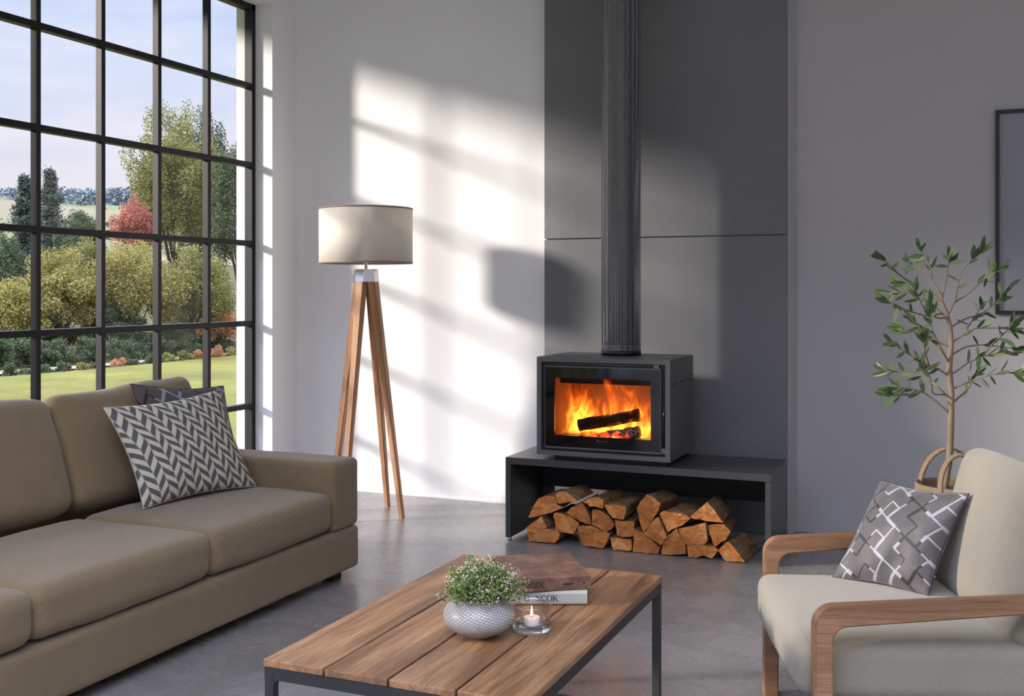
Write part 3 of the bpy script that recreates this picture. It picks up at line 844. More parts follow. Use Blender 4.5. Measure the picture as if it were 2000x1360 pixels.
for k in range(3):
    a = k * 2 * PI / 3 + .4; tube(bm, [(cx, cy, 1.60), (cx + math.cos(a) * (rs_ - .003), cy + math.sin(a) * (rs_ - .003), 1.625)], .002, 6)
tube(bm, [(cx, cy, 1.42), (cx, cy, 1.602)], .003, 8); obj('shade_support', bm, M['chrome'], root)

# ---------------------------------------------------------------- sofa
FX = -2.355
root = empty('sofa', (-2.92, 2.57, 0)); tag(root, 'large taupe woven three-seat sofa under the grid window', 'sofa')
sf = M['sofa_fabric']
bm = softbox(-2.905, 2.565, .127, .55, 1.325, .087, .02, (0, 0, 0), 16, wr=.002); obj('base', bm, sf, root, True)
for y, nm in ((3.79, 1), (1.34, 2)):
    bm = softbox(-2.90, y, .357, .545, .10, .143, .028, (0, .003, .004), 12, wr=.002, seed=nm)
    arm = obj('armrest', bm, sf, root, True)
    pb = bmesh.new(); hy, r = .094, .024; pts = []
    yy0, yy1, zz0, zz1 = y - hy, y + hy, .222, .494
    for (ycc, zcc, a0) in ((yy1 - r, zz0 + r, -PI / 2), (yy1 - r, zz1 - r, 0), (yy0 + r, zz1 - r, PI / 2), (yy0 + r, zz0 + r, PI)):
        for k in range(5):
            a = a0 + k * PI / 8; pts.append((-2.378, ycc + r * math.cos(a) * 1.1, zcc + r * math.sin(a) * 1.1))
    pts.append(pts[0]); tube(pb, [(p[0], p[1], p[2]) for p in pts], .0035, 6, cap=False); obj('piping', pb, sf, arm)
for k in range(3):
    y = 3.688 - .375 - k * .75
    bm = softbox(-2.655, y, .302, .305, .3765, .082, .045, (.008, .003, .012), 12, sag=-.004, wr=.006, seed=k * 3.3); obj('seat_cushion', bm, sf, root, True)
for k in range(3):
    y = 3.70 - .375 - k * .75
    bm = softbox(0, 0, 0, .085, .375, .215, .055, (.03, .0, .012), 12, wr=.012, seed=20 + k * 3.3)
    bmesh.ops.rotate(bm, cent=(0, 0, 0), matrix=Matrix.Rotation(-.36, 3, 'Y'), verts=bm.verts)
    if k == 0:
        for v in bm.verts:
            t_ = max(0, (v.co.y) / .375) * max(0, v.co.z / .2); v.co.z += .03 * t_; v.co.y += .03 * t_
    bmesh.ops.translate(bm, vec=(-3.105, y, .585), verts=bm.verts)
    bc = obj('back_cushion', bm, sf, root, True)
bm = softbox(-3.385, 2.565, .36, .065, 1.22, .20, .03, (0, 0, 0), 12); obj('back_frame', bm, sf, root, True)
for x in (-2.43, -3.38):
    for y in (3.79, 1.34):
        obj('foot', B(x - .03, x + .03, y - .03, y + .03, 0, .044, .003, 1), M['dark_rubber'], root)

def make_pillow(lab, name, BL, BR, TR, TL, th, mat, seed, piping=None):
    bm, P = pillow(BL, BR, TR, TL, th, seed=seed)
    c = (BL + BR + TR + TL) / 4
    o = obj(name, bm, M[mat], None, True); o.data.transform(Matrix.Translation(-c)); o.location = c
    tag(o, lab, 'cushion')
    pb = bmesh.new(); pts = []
    K = 14
    for i in range(K): pts.append(P(i / K, 0, 0.0001))
    for i in range(K): pts.append(P(1, i / K, 0.0001))
    for i in range(K): pts.append(P(1 - i / K, 1, 0.0001))
    for i in range(K): pts.append(P(0, 1 - i / K, 0.0001))
    pts.append(pts[0]); tube(pb, pts, .0022, 6, cap=False)
    q = obj('edge_seam', pb, M[piping or mat], None, True); q.data.transform(Matrix.Translation(-c)); q.parent = o
    return o
simple('seam_dark', (44, 44, 50), .8); simple('seam_light', (176, 172, 162), .8)
BL = on(280, 994, z=.396); BR = on(500, 950, z=.396)
TL = on(203, 797, x=BL.x - .16); TR = on(428, 762, x=BR.x - .19)
make_pillow('grey and cream chevron-patterned throw pillow, frontmost on the sofa', 'throw_pillow', BL, BR, TR, TL, .15, 'chevron', 1.0, 'seam_light')
BL2 = on(318, 962, z=.40); BR2 = on(500, 938, z=.40)
BL2.x -= .02; BR2.x -= .04; BL2.z = BR2.z = .405
TL2 = on(254, 750, x=BL2.x - .06); TR2 = on(436, 754, x=BR2.x - .13)
make_pillow('brown-grey lattice throw pillow tucked behind the chevron one on the sofa', 'throw_pillow', BL2, BR2, TR2, TL2, .075, 'lattice', 4.0, 'seam_dark')

# ---------------------------------------------------------------- coffee table
root = empty('coffee_table', (-1.096, 2.42, 0)); tag(root, 'low coffee table with four wooden planks on a black metal frame', 'coffee table')
tx0, tx1, ty0, ty1, tz = -1.405, -.787, 1.92, 2.922, .40
pw = (tx1 - tx0 - 3 * .005) / 4
for k in range(4):
    a = tx0 + k * (pw + .005); obj('plank', B(a, a + pw, ty0, ty1, tz - .016, tz, .0022, 2), M['table_wood'], root)
q = .022; fz1 = tz - .0165; fz0 = fz1 - .026
bm = bmesh.new(); ix = .002
for b in ((tx0 + ix, tx1 - ix, ty0 + ix, ty0 + ix + q, fz0, fz1), (tx0 + ix, tx1 - ix, ty1 - ix - q, ty1 - ix, fz0, fz1), (tx0 + ix, tx0 + ix + q, ty0 + q + ix, ty1 - q - ix, fz0, fz1), (tx1 - ix - q, tx1 - ix, ty0 + q + ix, ty1 - q - ix, fz0, fz1)):
    box(bm, *b)
obj('top_frame', bm, M['black_metal'], root)
for x in (tx0 + ix, tx1 - ix - q):
    for y in (ty0 + ix, ty1 - ix - q):
        obj('leg', B(x, x + q, y, y + q, .0, fz0, .0015, 1), M['black_metal'], root)
for y in (ty0 + ix, ty1 - ix - q):
    obj('floor_bar', B(tx0 + ix + q, tx1 - ix - q, y, y + q, .002, .024, .0015, 1), M['black_metal'], root)
# fillets and screw heads
for x, sx_ in ((tx0 + ix + q, 1), (tx1 - ix - q, -1)):
    for y in (ty0 + ix, ty1 - ix - q):
        bm = bmesh.new(); prism(bm, [Vector((x, y + .001, fz0)), Vector((x + sx_ * .014, y + .001, fz0)), Vector((x + sx_ * .004, y + .001, fz0 - .004)), Vector((x, y + .001, fz0 - .014))], Vector((0, q - .002, 0))); fixn(bm); obj('corner_weld', bm, M['black_metal'], root)
bm = bmesh.new()
tube(bm, [(tx0 + .02, ty0 + ix + .0005, fz0 + .014), (tx0 + .02, ty0 + ix - .0012, fz0 + .014)], .004, 12); obj('screw', bm, M['black_metal'], root)

# ---------------------------------------------------------------- books
def stroke(bm, pts, w, T, closed=False):
    """flat ribbon stroke in local (x,z) with transform T -> world ; raised by .0006"""
    n = len(pts)
    for i in range(n - 1 if not closed else n):
        a = Vector(pts[i]); b = Vector(pts[(i + 1) % n]); d = b - a
        if d.length < 1e-6: continue
        wa = w[i] if isinstance(w, list) else w; wb = w[(i + 1) % n] if isinstance(w, list) else w
        nn = Vector((-d.y, d.x)).normalized()
        q = [a + nn * wa / 2, b + nn * wb / 2, b - nn * wb / 2, a - nn * wa / 2]
        prism(bm, [T(p.x, p.y, 0) for p in q], T(0, 0, 1) - T(0, 0, 0))

def letter(bm, ch, ox, h, T):
    th, tn = h * .17, h * .06
    X = lambda x, z: (ox + x * h, z * h)
    def L(p, w, closed=False): stroke(bm, [X(*a) for a in p], w, T, closed)
    def serif(x, z, w=.26): L([(x - w / 2, z), (x + w / 2, z)], tn)
    if ch == 'I':
        L([(.16, 0), (.16, 1)], th); serif(.16, .03, .34); serif(.16, .97, .34); return .42
    if ch == 'O' or ch == 'C' or ch == 'G':
        n = 22; pts = []; ws = []
        a0, a1 = (0, 2 * PI) if ch == 'O' else (.75, 2 * PI - .7)
        for k in range(n + 1):
            a = a0 + (a1 - a0) * k / n
            pts.append((.45 + .40 * math.cos(a), .5 + .48 * math.sin(a))); ws.append(tn + (th - tn) * abs(math.cos(a)) ** 1.5)
        L(pts, ws)
        if ch == 'C' or ch == 'G': L([(.75, .98), (.75, .72)], tn)
        if ch == 'G': L([(.74, .02), (.74, .42)], th); serif(.70, .44, .32); return 1.0
        return .98
    if ch == 'K':
        L([(.16, 0), (.16, 1)], th); serif(.16, .03, .34); serif(.16, .97, .34)
        L([(.2, .42), (.72, .96)], tn); serif(.72, .97, .28); L([(.36, .56), (.80, .02)], th); serif(.82, .03, .28); return .98
    if ch == 'X':
        L([(.12, .97), (.78, .03)], th); L([(.12, .03), (.78, .97)], tn); serif(.12, .97); serif(.78, .03); serif(.78, .97); serif(.12, .03); return .95
    return .5

def make_book(name, lab, p_right, e, length, depth, z0, z1, cover, text, th_, tx, ink, extra=False, rnd=0):
    e = Vector((e.x, e.y, 0)).normalized(); nrm = Vector((-e.y, e.x, 0))       # e along spine (to the right), nrm away from the viewer
    A = p_right - e * length; A.z = z0
    root = empty(name, A + e * length / 2 + nrm * depth / 2, math.atan2(e.y, e.x)); tag(root, lab, 'book')
    Lc = lambda x, y, z: Vector((x - length / 2, y - depth / 2, z))
    T = .0035; H = z1 - z0
    bm = bmesh.new()
    # cover: profile in local YZ extruded along X
    prof = [(depth, 0), (.006, 0)]
    prof = [(depth, 0), (rnd, 0)] + [(rnd * (1 - math.sin(a)) - .0, rnd * (1 - math.cos(a))) for a in (PI / 6, PI / 3, PI / 2)] if rnd else [(depth, 0), (.001, 0), (0, .001)]
    if rnd: prof += [(rnd * (1 - math.cos(a)), H - rnd * (1 - math.sin(a))) for a in (0, PI / 6, PI / 3, PI / 2)] + [(depth, H), (depth, H - T), (T * 1.5, H - T), (T * 1.5, T), (depth, T)]
    else: prof += [(0, H - .001), (.001, H), (depth, H), (depth, H - T), (T * 1.5, H - T), (T * 1.5, T), (depth, T)]
    prism(bm, [Lc(0, a, b) for a, b in prof], Vector((length, 0, 0))); bmesh.ops.triangulate(bm, faces=[f for f in bm.faces if len(f.verts) > 4]); fixn(bm)
    obj('cover', bm, M[cover], root, inv=False)
    o = Lc(0, 0, 0)
    obj('pages', B(o.x + .004, o.x + length - .004, o.y + T * 1.6, o.y + depth - .005, T + .0002, H - T - .0002), M['book_pages'], root, inv=False)
    bm = bmesh.new(); hh = H * th_; zz = (H - hh) / 2
    Tf = lambda x, z, y: Lc(x, -y * .0006 + .00002, zz + z)
    x = length - tx
    adv = []
    for chs in text[::-1]:
        w = {'I': .42, 'O': .98, 'C': .98, 'G': 1.0, 'K': .98, 'X': .95, ' ': .9}[chs] * hh
        x -= w
        if chs != ' ': letter(bm, chs, x, hh, Tf)
    if extra:
        stroke(bm, [(length - .073, hh * .5), (length - .045, hh * .52)], .002, Tf); stroke(bm, [(length - .073, hh * .35), (length - .045, hh * .37)], .001, Tf)
        cxx = length - .018; prism(bm, [Tf(cxx + a, hh * .5 + b, 0) for a, b in ((0, .005), (.0025, 0), (0, -.005), (-.0025, 0))], Tf(0, 0, 1) - Tf(0, 0, 0))
    fixn(bm); obj('spine_lettering', bm, M[ink], root, inv=False)
    return root
g1, g0 = on(1147, 1183, z=.4005), on(1020, 1183, z=.4005)
make_book('book', 'pale grey hardback book with dark spine lettering, lying under the brown one', g1, g1 - g0, .205, .20, .4005, .4365, 'grey_cover', 'O XCOK', .42, .073, 'ink', rnd=.007)
b1, b0, b2 = on(1154, 1151, z=.437), on(1025, 1157.5, z=.437), on(1126, 1083, z=.4705)
b1t = on(1154, 1130, z=.4705)
bdepth = abs((b2 - b1t).dot(Vector((-(b1 - b0).y, (b1 - b0).x, 0)).normalized()))
make_book('book', 'worn brown hardback book lying on top of the pale grey one', b1, b1 - b0, .215, min(bdepth, .27), .437, .4705, 'brown_cover', 'GIGIX', .44, .122, 'dark_ink', extra=True)

# ---------------------------------------------------------------- potted herb
pc = on(936, 1240, z=.40); pc.z = .4003
root = empty('planter_bowl', pc); tag(root, 'round white bowl with a cross-hatched ribbed surface holding the herb', 'plant pot')
t = NT('hatched_ceramic'); v = t.coord('UV'); sx = t.n('ShaderNodeSeparateXYZ'); t.l(v, sx.inputs[0])
u1 = t.math('ADD', t.math('MULTIPLY', sx.outputs[0], 30), t.math('MULTIPLY', sx.outputs[1], 150)); u2 = t.math('SUBTRACT', t.math('MULTIPLY', sx.outputs[0], 46), t.math('MULTIPLY', sx.outputs[1], 120))
r1 = t.math('POWER', t.math('ABSOLUTE', t.math('SINE', t.math('MULTIPLY', u1, PI))), 1.0); r2 = t.math('ABSOLUTE', t.math('SINE', t.math('MULTIPLY', u2, PI)))
ra = t.math('SUBTRACT', 1, t.math('MINIMUM', t.math('MULTIPLY', r1, 2.2), 1)); rb = t.math('SUBTRACT', 1, t.math('MINIMUM', t.math('MULTIPLY', r2, 2.6), 1))
h = t.math('MAXIMUM', ra, t.math('MULTIPLY', rb, .8))
cc = t.mix(h, (172, 167, 164), (244, 241, 238)); t.bsdf(cc, .3, 0, t.bump(h, 1.0, .003), .6); M['hatched'] = t.m
R_ = .0835
prof = [(.0, .0), (.034, .0), (.038, .003)] + [(R_ * math.cos(a) ** .9 + .0, .047 + .047 * math.sin(a)) for a in [(-66 + 9 * k) * PI / 180 for k in range(15)]]
prof = [p for p in prof if p[0] > .0 or p[1] == 0]
prof += [(.060, .0905), (.056, .088), (.058, .07)]
bm = bmesh.new(); lathe(bm, prof, tuple(pc), 96, uv=True); obj('bowl', bm, M['hatched'], root, True)
bm = bmesh.new(); lathe(bm, [(.0, .078), (.03, .079), (.0575, .075)], tuple(pc), 32); obj('soil', bm, M['pot_soil'], root, True)
rs = np.random.RandomState(4)
def quads(centers, sizes, asp=.6, up=.3, rs=rs, bend=0):
    n = len(centers)
    a = rs.normal(size=(n, 3)); a[:, 2] += up; a /= np.linalg.norm(a, axis=1)[:, None]
    b = np.cross(a, rs.normal(size=(n, 3))); b /= np.linalg.norm(b, axis=1)[:, None]
    s = sizes[:, None]
    v = np.stack([centers - a * s * .5, centers + b * s * asp * .5, centers + a * s * .5, centers - b * s * asp * .5], 1)
    return v.reshape(-1, 3)
def herb(n, rmin, rmax):
    th = rs.uniform(0, 2 * PI, n); ph = np.arccos(rs.uniform(0, 1, n)); r = rs.uniform(rmin, rmax, n) ** .6
    lump = 1 + .16 * np.sin(3 * th + 1) * np.sin(ph) + .12 * np.sin(5 * th + ph * 4) + .1 * np.sin(9 * th - ph * 6)
    r = r * lump
    return np.stack([.091 * r * np.sin(ph) * np.cos(th), .088 * r * np.sin(ph) * np.sin(th), .012 + .074 * r * np.cos(ph) ** .8], 1) + np.array([0.004, 0, .078])
root = empty('potted_herb', pc + Vector((0, 0, .08))); tag(root, 'bushy green herb with tiny white flowers growing in the white bowl', 'plant')
off = np.array([0, 0, -.08])
c_ = herb(4200, .25, 1.0); o = raw_mesh('leaves', quads(c_ + off, rs.uniform(.0045, .0105, len(c_)), .85), 4, M['leaf_herb'], root)
c_ = herb(1300, .72, 1.12); o = raw_mesh('flowers', quads(c_ + off, rs.uniform(.0025, .0045, len(c_)), .95), 4, M['petal'], root); o['label'] = 'tiny white and pink blossoms'
bm = bmesh.new()
simple('herb_stem', (110, 118, 70), .8)
for p in herb(110, .7, 1.1):
    p = Vector(p) + Vector(off); b0_ = Vector((p.x * .35, p.y * .35, -.003)); tube(bm, [b0_, b0_.lerp(p, .5) + Vector((0, 0, .012)), p], [.0008, .0006, .0004], 4, cap=False)
obj('stems', bm, M['herb_stem'], root, inv=False)

# ---------------------------------------------------------------- candle glass and tealight
gc = on(1038.5, 1231, z=.4); gc.z = .4003; rg = .0452
root = empty('candle_glass', gc); tag(root, 'clear glass tumbler with a thick base on the coffee table', 'candle holder')
bm = bmesh.new(); lathe(bm, [(rg, .010), (rg, .0605), (rg - .0009, .062), (rg - .0018, .0605), (rg - .0018, .0125)], tuple(gc), 64); obj('glass_wall', bm, M['tumbler_glass'], root, True)
bm = bmesh.new(); lathe(bm, [(0, .0), (rg - .004, .0), (rg - .0008, .003), (rg, .010), (rg - .002, .0125), (0, .0125)], tuple(gc), 64); fixn(bm); obj('glass_base', bm, M['thick_glass'], root)
bm = bmesh.new(); lathe(bm, [(rg - .0028, .0605), (rg - .001, .062), (rg + .0006, .0605), (rg - .001, .0595)], tuple(gc), 64, close=True); fixn(bm); obj('rim', bm, M['thick_glass'], root, True)
tz_ = gc.z + .0128
root = empty('tealight', (gc.x, gc.y, tz_)); tag(root, 'small lit pale pink tealight candle inside the glass tumbler', 'candle')
c3 = (gc.x, gc.y, tz_)
bm = bmesh.new(); lathe(bm, [(0, .0), (.0188, .0), (.0192, .001), (.0192, .0175), (.0188, .018), (.018, .0168), (.018, .001)], c3, 40); fixn(bm); obj('cup', bm, M['wax'], root)
bm = bmesh.new(); lathe(bm, [(0, .0160), (.010, .0160), (.0179, .0166)], c3, 40); obj('wax', bm, M['wax'], root)
bm = bmesh.new(); tube(bm, [(c3[0], c3[1], tz_ + .0158), (c3[0] + .0004, c3[1], tz_ + .0215)], .0007, 8); obj('wick', bm, M['ink'], root)
bm = bmesh.new(); lathe(bm, [(0, .0), (.0022, .003), (.0030, .007), (.0025, .012), (.0012, .019), (0, .025)], (c3[0], c3[1], tz_ + .0195), 20); obj('flame', bm, M['candle_flame'], root, True)

# ---------------------------------------------------------------- armchair
arot = TH - math.radians(4.0)
aloc = cf(.722, 2.825, 0)
root = empty('armchair', aloc, arot); tag(root, 'oak-framed armchair with pale woven seat and back', 'armchair')
cw, cfab = M['chair_wood'], M['chair_fabric']
def rounded(pts, rad):
    """round polygon corners listed as (x,z,r)"""
    out = []
    n = len(pts)
    for i in range(n):
        p0, p, p1 = Vector(pts[i - 1][:2]), Vector(pts[i][:2]), Vector(pts[(i + 1) % n][:2]); r = pts[i][2]
        if r <= 0: out.append(p); continue
        d0 = (p0 - p).normalized(); d1 = (p1 - p).normalized()
        ang = d0.angle(d1); tt = r / math.tan(ang / 2)
        a, b = p + d0 * tt, p + d1 * tt; c = p + (d0 + d1).normalized() * (r / math.sin(ang / 2))
        va, vb = a - c, b - c
        for k in range(9):
            t_ = k / 8; v_ = va.lerp(vb, t_); out.append(c + v_.normalized() * r)
    return out
for s in (1, -1):
    y = s * .345
    prof = rounded([(0, .0, 0), (0, .467, .05), (.64, .510, .012), (.64, .478, .0), (.043, .422, .035), (.040, 0, 0)], 0)
    bm = bmesh.new()
    prism(bm, [Vector((p.x, y - .024, p.y)) for p in prof], Vector((0, .048, 0))); fixn(bm)
    es = [e for e in bm.edges if abs(e.verts[0].co.y - e.verts[1].co.y) < 1e-5]
    bmesh.ops.bevel(bm, geom=es, offset=.004, segments=2, affect='EDGES')
    obj('arm_frame', bm, cw, root, inv=False)
    bm = bmesh.new(); prism(bm, [Vector((a, y - .022, b)) for a, b in ((.575, .492), (.615, .496), (.70, 0), (.665, 0))], Vector((0, .044, 0))); fixn(bm); obj('leg', bm, cw, root, inv=False)
bm = softbox(.265, 0, .303, .29, .316, .068, .035, (.012, 0, .020), 14, wr=.003, seed=3)
st = obj('seat', bm, cfab, root, True, inv=False)
pb = bmesh.new(); tube(pb, [(.004, y_, .360 + .006 * (1 - (y_ / .3) ** 2)) for y_ in [(-.30 + .05 * k) for k in range(13)]], .003, 6); obj('piping', pb, cfab, st, True, inv=False)
obj('seat_rail', B(.03, .56, -.318, .318, .185, .234, .004, 2), M['chair_underside'], root, inv=False)
bm = softbox(0, 0, 0, .052, .312, .205, .045, (.022, 0, .006), 14, wr=.003, seed=9)
bmesh.ops.rotate(bm, cent=(0, 0, 0), matrix=Matrix.Rotation(.25, 3, 'Y'), verts=bm.verts)
bmesh.ops.translate(bm, vec=(.562, 0, .548), verts=bm.verts); obj('backrest', bm, cfab, root, True, inv=False)
bm = bmesh.new()
for s in (1, -1):
    prism(bm, [Vector((a, s * .25 - .02, b)) for a, b in ((.60, .30), (.63, .30), (.72, .68), (.69, .68))], Vector((0, .04, 0)))
box(bm, .615, .65, -.32, .32, .26, .30); fixn(bm); obj('back_frame', bm, cw, root, inv=False)

BL = at(1625, 1130, 3.06); BR = at(1812, 1168, 2.84); TR = at(1893, 965, 2.88); TL = at(1720, 938, 3.12)
make_pillow('dark grey lattice-patterned throw pillow leaning on the armchair back', 'throw_pillow', BL, BR, TR, TL, .14, 'lattice', 9.0, 'seam_dark')

# ---------------------------------------------------------------- basket and olive tree
bc_ = cf(1.617, 3.9, 0); br = .138
root = empty('woven_basket', bc_); tag(root, 'woven seagrass basket with a looped handle behind the armchair', 'basket')
prof = [(0, .004), (.105, .004), (.118, .02), (.138, .16), (.145, .30), (.142, .42), (br, .484), (br - .001, .494), (br - .008, .494), (br - .009, .484), (br - .006, .40), (.135, .30), (.128, .16), (.11, .03), (0, .02)]
bm = bmesh.new(); lathe(bm, prof, tuple(bc_), 64, uv=True); obj('basket_body', bm, M['seagrass'], root, True)
def strap(pts, w, th, wid):
    bm = bmesh.new(); uvl = bm.loops.layers.uv.verify(); rows = []; Ls = [0]
    for i, p in enumerate(pts):
        t_ = (pts[min(i + 1, len(pts) - 1)] - pts[max(i - 1, 0)]).normalized(); n_ = t_.cross(wid).normalized()
        rows.append([bm.verts.new(p + wid * w / 2 + n_ * th / 2), bm.verts.new(p - wid * w / 2 + n_ * th / 2), bm.verts.new(p - wid * w / 2 - n_ * th / 2), bm.verts.new(p + wid * w / 2 - n_ * th / 2)])
        if i: Ls.append(Ls[-1] + (p - pts[i - 1]).length)
    for i in range(len(rows) - 1):
        for k in range(4):
            f = bm.faces.new((rows[i][k], rows[i][(k + 1) % 4], rows[i + 1][(k + 1) % 4], rows[i + 1][k])); f.smooth = True
            for lp, (uu, vv) in zip(f.loops, ((k, i), (k + 1, i), (k + 1, i + 1), (k, i + 1))): lp[uvl].uv = (uu * .02, Ls[vv])
    bm.faces.new(rows[0]); bm.faces.new(rows[-1]); fixn(bm); return bm
for dd, hz_ in ((-1, .118), (1, .124)):
    pts = []
    for k in range(17):
        a = PI * k / 16
        uu = -.096 * math.cos(a) ** 1 * (1 + .0); zz = .40 + (hz_ + .09) * math.sin(a) ** .62
        pts.append(bc_ + RD * uu + VD * (dd * (.105 - .05 * math.sin(a))) + Vector((0, 0, zz)))
    bm = strap(pts, .030, .009, VD * (1 if dd > 0 else 1)); obj('handle', bm, M['seagrass'], root)
bm = bmesh.new(); lathe(bm, [(0, .43), (.134, .43)], tuple(bc_), 32); obj('soil', bm, M['pot_soil'], root)

D0 = 3.9
root = empty('olive_tree', bc_ + Vector((0, 0, .432))); tag(root, 'slender young olive tree standing in the woven basket', 'tree')
bm = bmesh.new()
tp_ = [at(1842, 975, D0), at(1846, 945, D0), at(1855, 890, D0), at(1857, 830, D0), at(1858, 770, D0), at(1854, 720, D0), at(1858, 670, D0), at(1856, 640, D0), at(1850, 612, D0), at(1841, 590, D0), at(1836, 570, D0)]
tp_[0] = Vector((tp_[0].x, tp_[0].y, .433))
tube(bm, tp_, [.0125, .0125, .012, .0115, .011, .0105, .009, .0075, .006, .0045, .003], 12); obj('trunk', bm, M['olive_bark'], root, True)
BR_ = [
 [(600,1085),(500,985),(430,940),(340,922),(255,915)], [(430,940),(390,955),(330,965),(210,965)], [(590,980),(490,880),(420,840),(330,825),(210,822)],
 [(590,850),(540,810),(480,790),(400,745),(310,690),(255,640)], [(600,780),(540,690),(460,610),(380,580),(300,565)], [(600,670),(520,640),(440,560),(390,520)],
 [(600,540),(560,470),(470,400),(380,350),(240,345)], [(560,470),(470,490),(380,460),(300,435),(210,385)], [(560,420),(490,340),(380,290),(290,290)],
 [(530,350),(495,270),(490,200),(455,130),(420,80)], [(495,240),(420,200),(370,160)], [(380,290),(340,230),(300,180),(235,120)], [(575,380),(580,290),(590,200),(600,140)],
 [(600,480),(640,380),(650,300),(680,200),(790,95)], [(640,420),(720,340),(790,260),(880,205)], [(610,560),(700,500),(780,480),(870,420),(960,310)],
 [(630,720),(700,670),(800,660),(900,670),(1040,690)], [(630,830),(710,770),(800,730),(900,710),(1070,700)], [(630,940),(700,890),(790,860),(900,830),(1070,820)],
 [(632,1010),(690,950),(740,890),(770,810)], [(635,650),(700,590),(760,560),(850,560),(1000,560)], [(600,500),(520,500),(440,430),(400,340)],
 [(800,730),(850,640),(900,600),(960,540)], [(600,780),(560,700),(490,560),(490,430)], [(480,790),(440,700),(430,620)], [(590,980),(500,960),(490,860),(440,770)], [(700,560),(760,480),(790,410)]]
bm = bmesh.new(); rb = random.Random(11); leafv = []
def zpt(p, d): return at(1660 + p[0] / 3.09, 460 + p[1] / 3.09, d)
def add_leaf(p, d, L, roll):
    d = d.normalized(); s = d.cross(VD + Vector((rb.gauss(0, .5), rb.gauss(0, .5), rb.gauss(0, .5)))).normalized()
    s = (Matrix.Rotation(roll, 3, d) @ s); nrm = d.cross(s)
    w = L * .145
    for tt, ww in ((0, .0), (.22, .78), (.5, 1.0), (.78, .72), (1.0, .0)): leafv.append(tuple(p + d * L * tt + s * w * ww - nrm * L * .12 * tt * tt))
    for tt, ww in ((.78, .72), (.5, 1.0), (.22, .78)): leafv.append(tuple(p + d * L * tt - s * w * ww - nrm * L * .12 * tt * tt))
ALLP = list(tp_)
for q0, q1 in zip(tp_, tp_[1:]):
    ALLP += [q0.lerp(q1, k / 6) for k in range(1, 6)]
def scr(p):
    q = p - Vector((0, 0, EYE)); d = q.dot(VD); return Vector((q.dot(RD) / d, q.z / d))
for bi, br_ in enumerate(BR_):
    dd = rb.uniform(-.16, .16)
    n = len(br_); pts = [zpt(p, D0 + dd * (i / (n - 1)) ** 1.2) for i, p in enumerate(br_)]
    s0 = scr(pts[0]); near_ = min(ALLP, key=lambda q: (scr(q) - s0).length)
    off_ = (near_ - pts[0]).dot(VD)
    pts = [near_ - VD * .0] + [q + VD * off_ for q in pts[1:]] if (scr(near_) - s0).length < .004 else [near_] + [q + VD * off_ for q in pts]
    n = len(pts)
    fine = []
    for i in range(n - 1):
        for k in range(4): fine.append(pts[i].lerp(pts[i + 1], k / 4))
    fine.append(pts[-1]); nf = len(fine)
    for i in range(1, nf - 1): fine[i] = (fine[i - 1] + fine[i] * 2 + fine[i + 1]) / 4
    tube(bm, fine, [.0040 * (1 - .72 * i / nf) for i in range(nf)], 6)
    ALLP += fine
    e = (fine[-1] - fine[-3]).normalized()
    for k in range(6):
        d = e + RD * rb.gauss(0, .4) + VD * rb.gauss(0, .2) + Vector((0, 0, rb.gauss(0, .4))); add_leaf(fine[-1 - (k % 3)], d, rb.uniform(.046, .066), rb.uniform(-.9, .9))
    for i in range(int(nf * .42), nf - 1):
        if rb.random() < .85:
            e = (fine[i + 1] - fine[i - 1]).normalized()
            d = e * .8 + RD * rb.gauss(0, .6) + VD * rb.gauss(0, .25) + Vector((0, 0, rb.gauss(0, .6))); add_leaf(fine[i], d, rb.uniform(.040, .060), rb.uniform(-1.2, 1.2))
obj('branches', bm, M['olive_bark'], root, True)
lv = np.array(leafv) - np.array(root.location)
raw_mesh('leaves', lv, 8, M['leaf_olive'], root, smooth=True)

# ---------------------------------------------------------------- framed picture
fa_, fb_ = on(1944, 216, y=YA - .012), on(1944, 614, y=YA - .012)
px0, pz1, pz0 = fa_.x, fa_.z, fb_.z; px1 = px0 + .72; fw = .017
root = empty('picture_frame', ((px0 + px1) / 2, YA, pz0)); tag(root, 'thin black picture frame with a plain grey panel on the right wall', 'picture')
bm = bmesh.new()
for b in ((px0, px1, YA - .024, YA - .001, pz1 - fw, pz1), (px0, px1, YA - .024, YA - .001, pz0, pz0 + fw), (px0, px0 + fw, YA - .024, YA - .001, pz0 + fw, pz1 - fw), (px1 - fw, px1, YA - .024, YA - .001, pz0 + fw, pz1 - fw)): box(bm, *b)
obj('frame', bm, M['frame_black'], root)
obj('panel', B(px0 + fw, px1 - fw, YA - .010, YA - .0012, pz0 + fw, pz1 - fw), M['art_mount'], root)

# ---------------------------------------------------------------- outdoors
GZ = -1.5
def ground(D):
    pts = [(0, GZ), (48, GZ), (70, -1.0), (110, 3.0), (150, 7.6), (300, 19), (450, 34), (600, 47), (760, 58), (900, 50), (1400, 30)]
    for (a, za_), (b, zb_) in zip(pts, pts[1:]):
        if D <= b: return za_ + (zb_ - za_) * (D - a) / (b - a)
    return 30
bm = bmesh.new(); rings = []
dist = [0.01, 20, 32, 44, 48, 55, 62, 70, 90, 110, 130, 150, 200, 250, 300, 370, 450, 520, 600, 680, 760, 900, 1400]
NA = 96
for d in dist:
    rings.append([bm.verts.new((-d * math.sin(2 * PI * k / NA), d * math.cos(2 * PI * k / NA), ground(d) + (0 if d < 60 else 1.6 * mnoise.noise(Vector((k * .35, d * .013, 0))) * min(3, d / 150)))) for k in range(NA)])
for a, b in zip(rings, rings[1:]):
    for k in range(NA): bm.faces.new((a[k], b[k], b[(k + 1) % NA], a[(k + 1) % NA])).smooth = True
fixn(bm); struct('terrain', bm, M['fields'])
def cpx(px, D, z): return cf((px - 1000) * D / F, D, z)
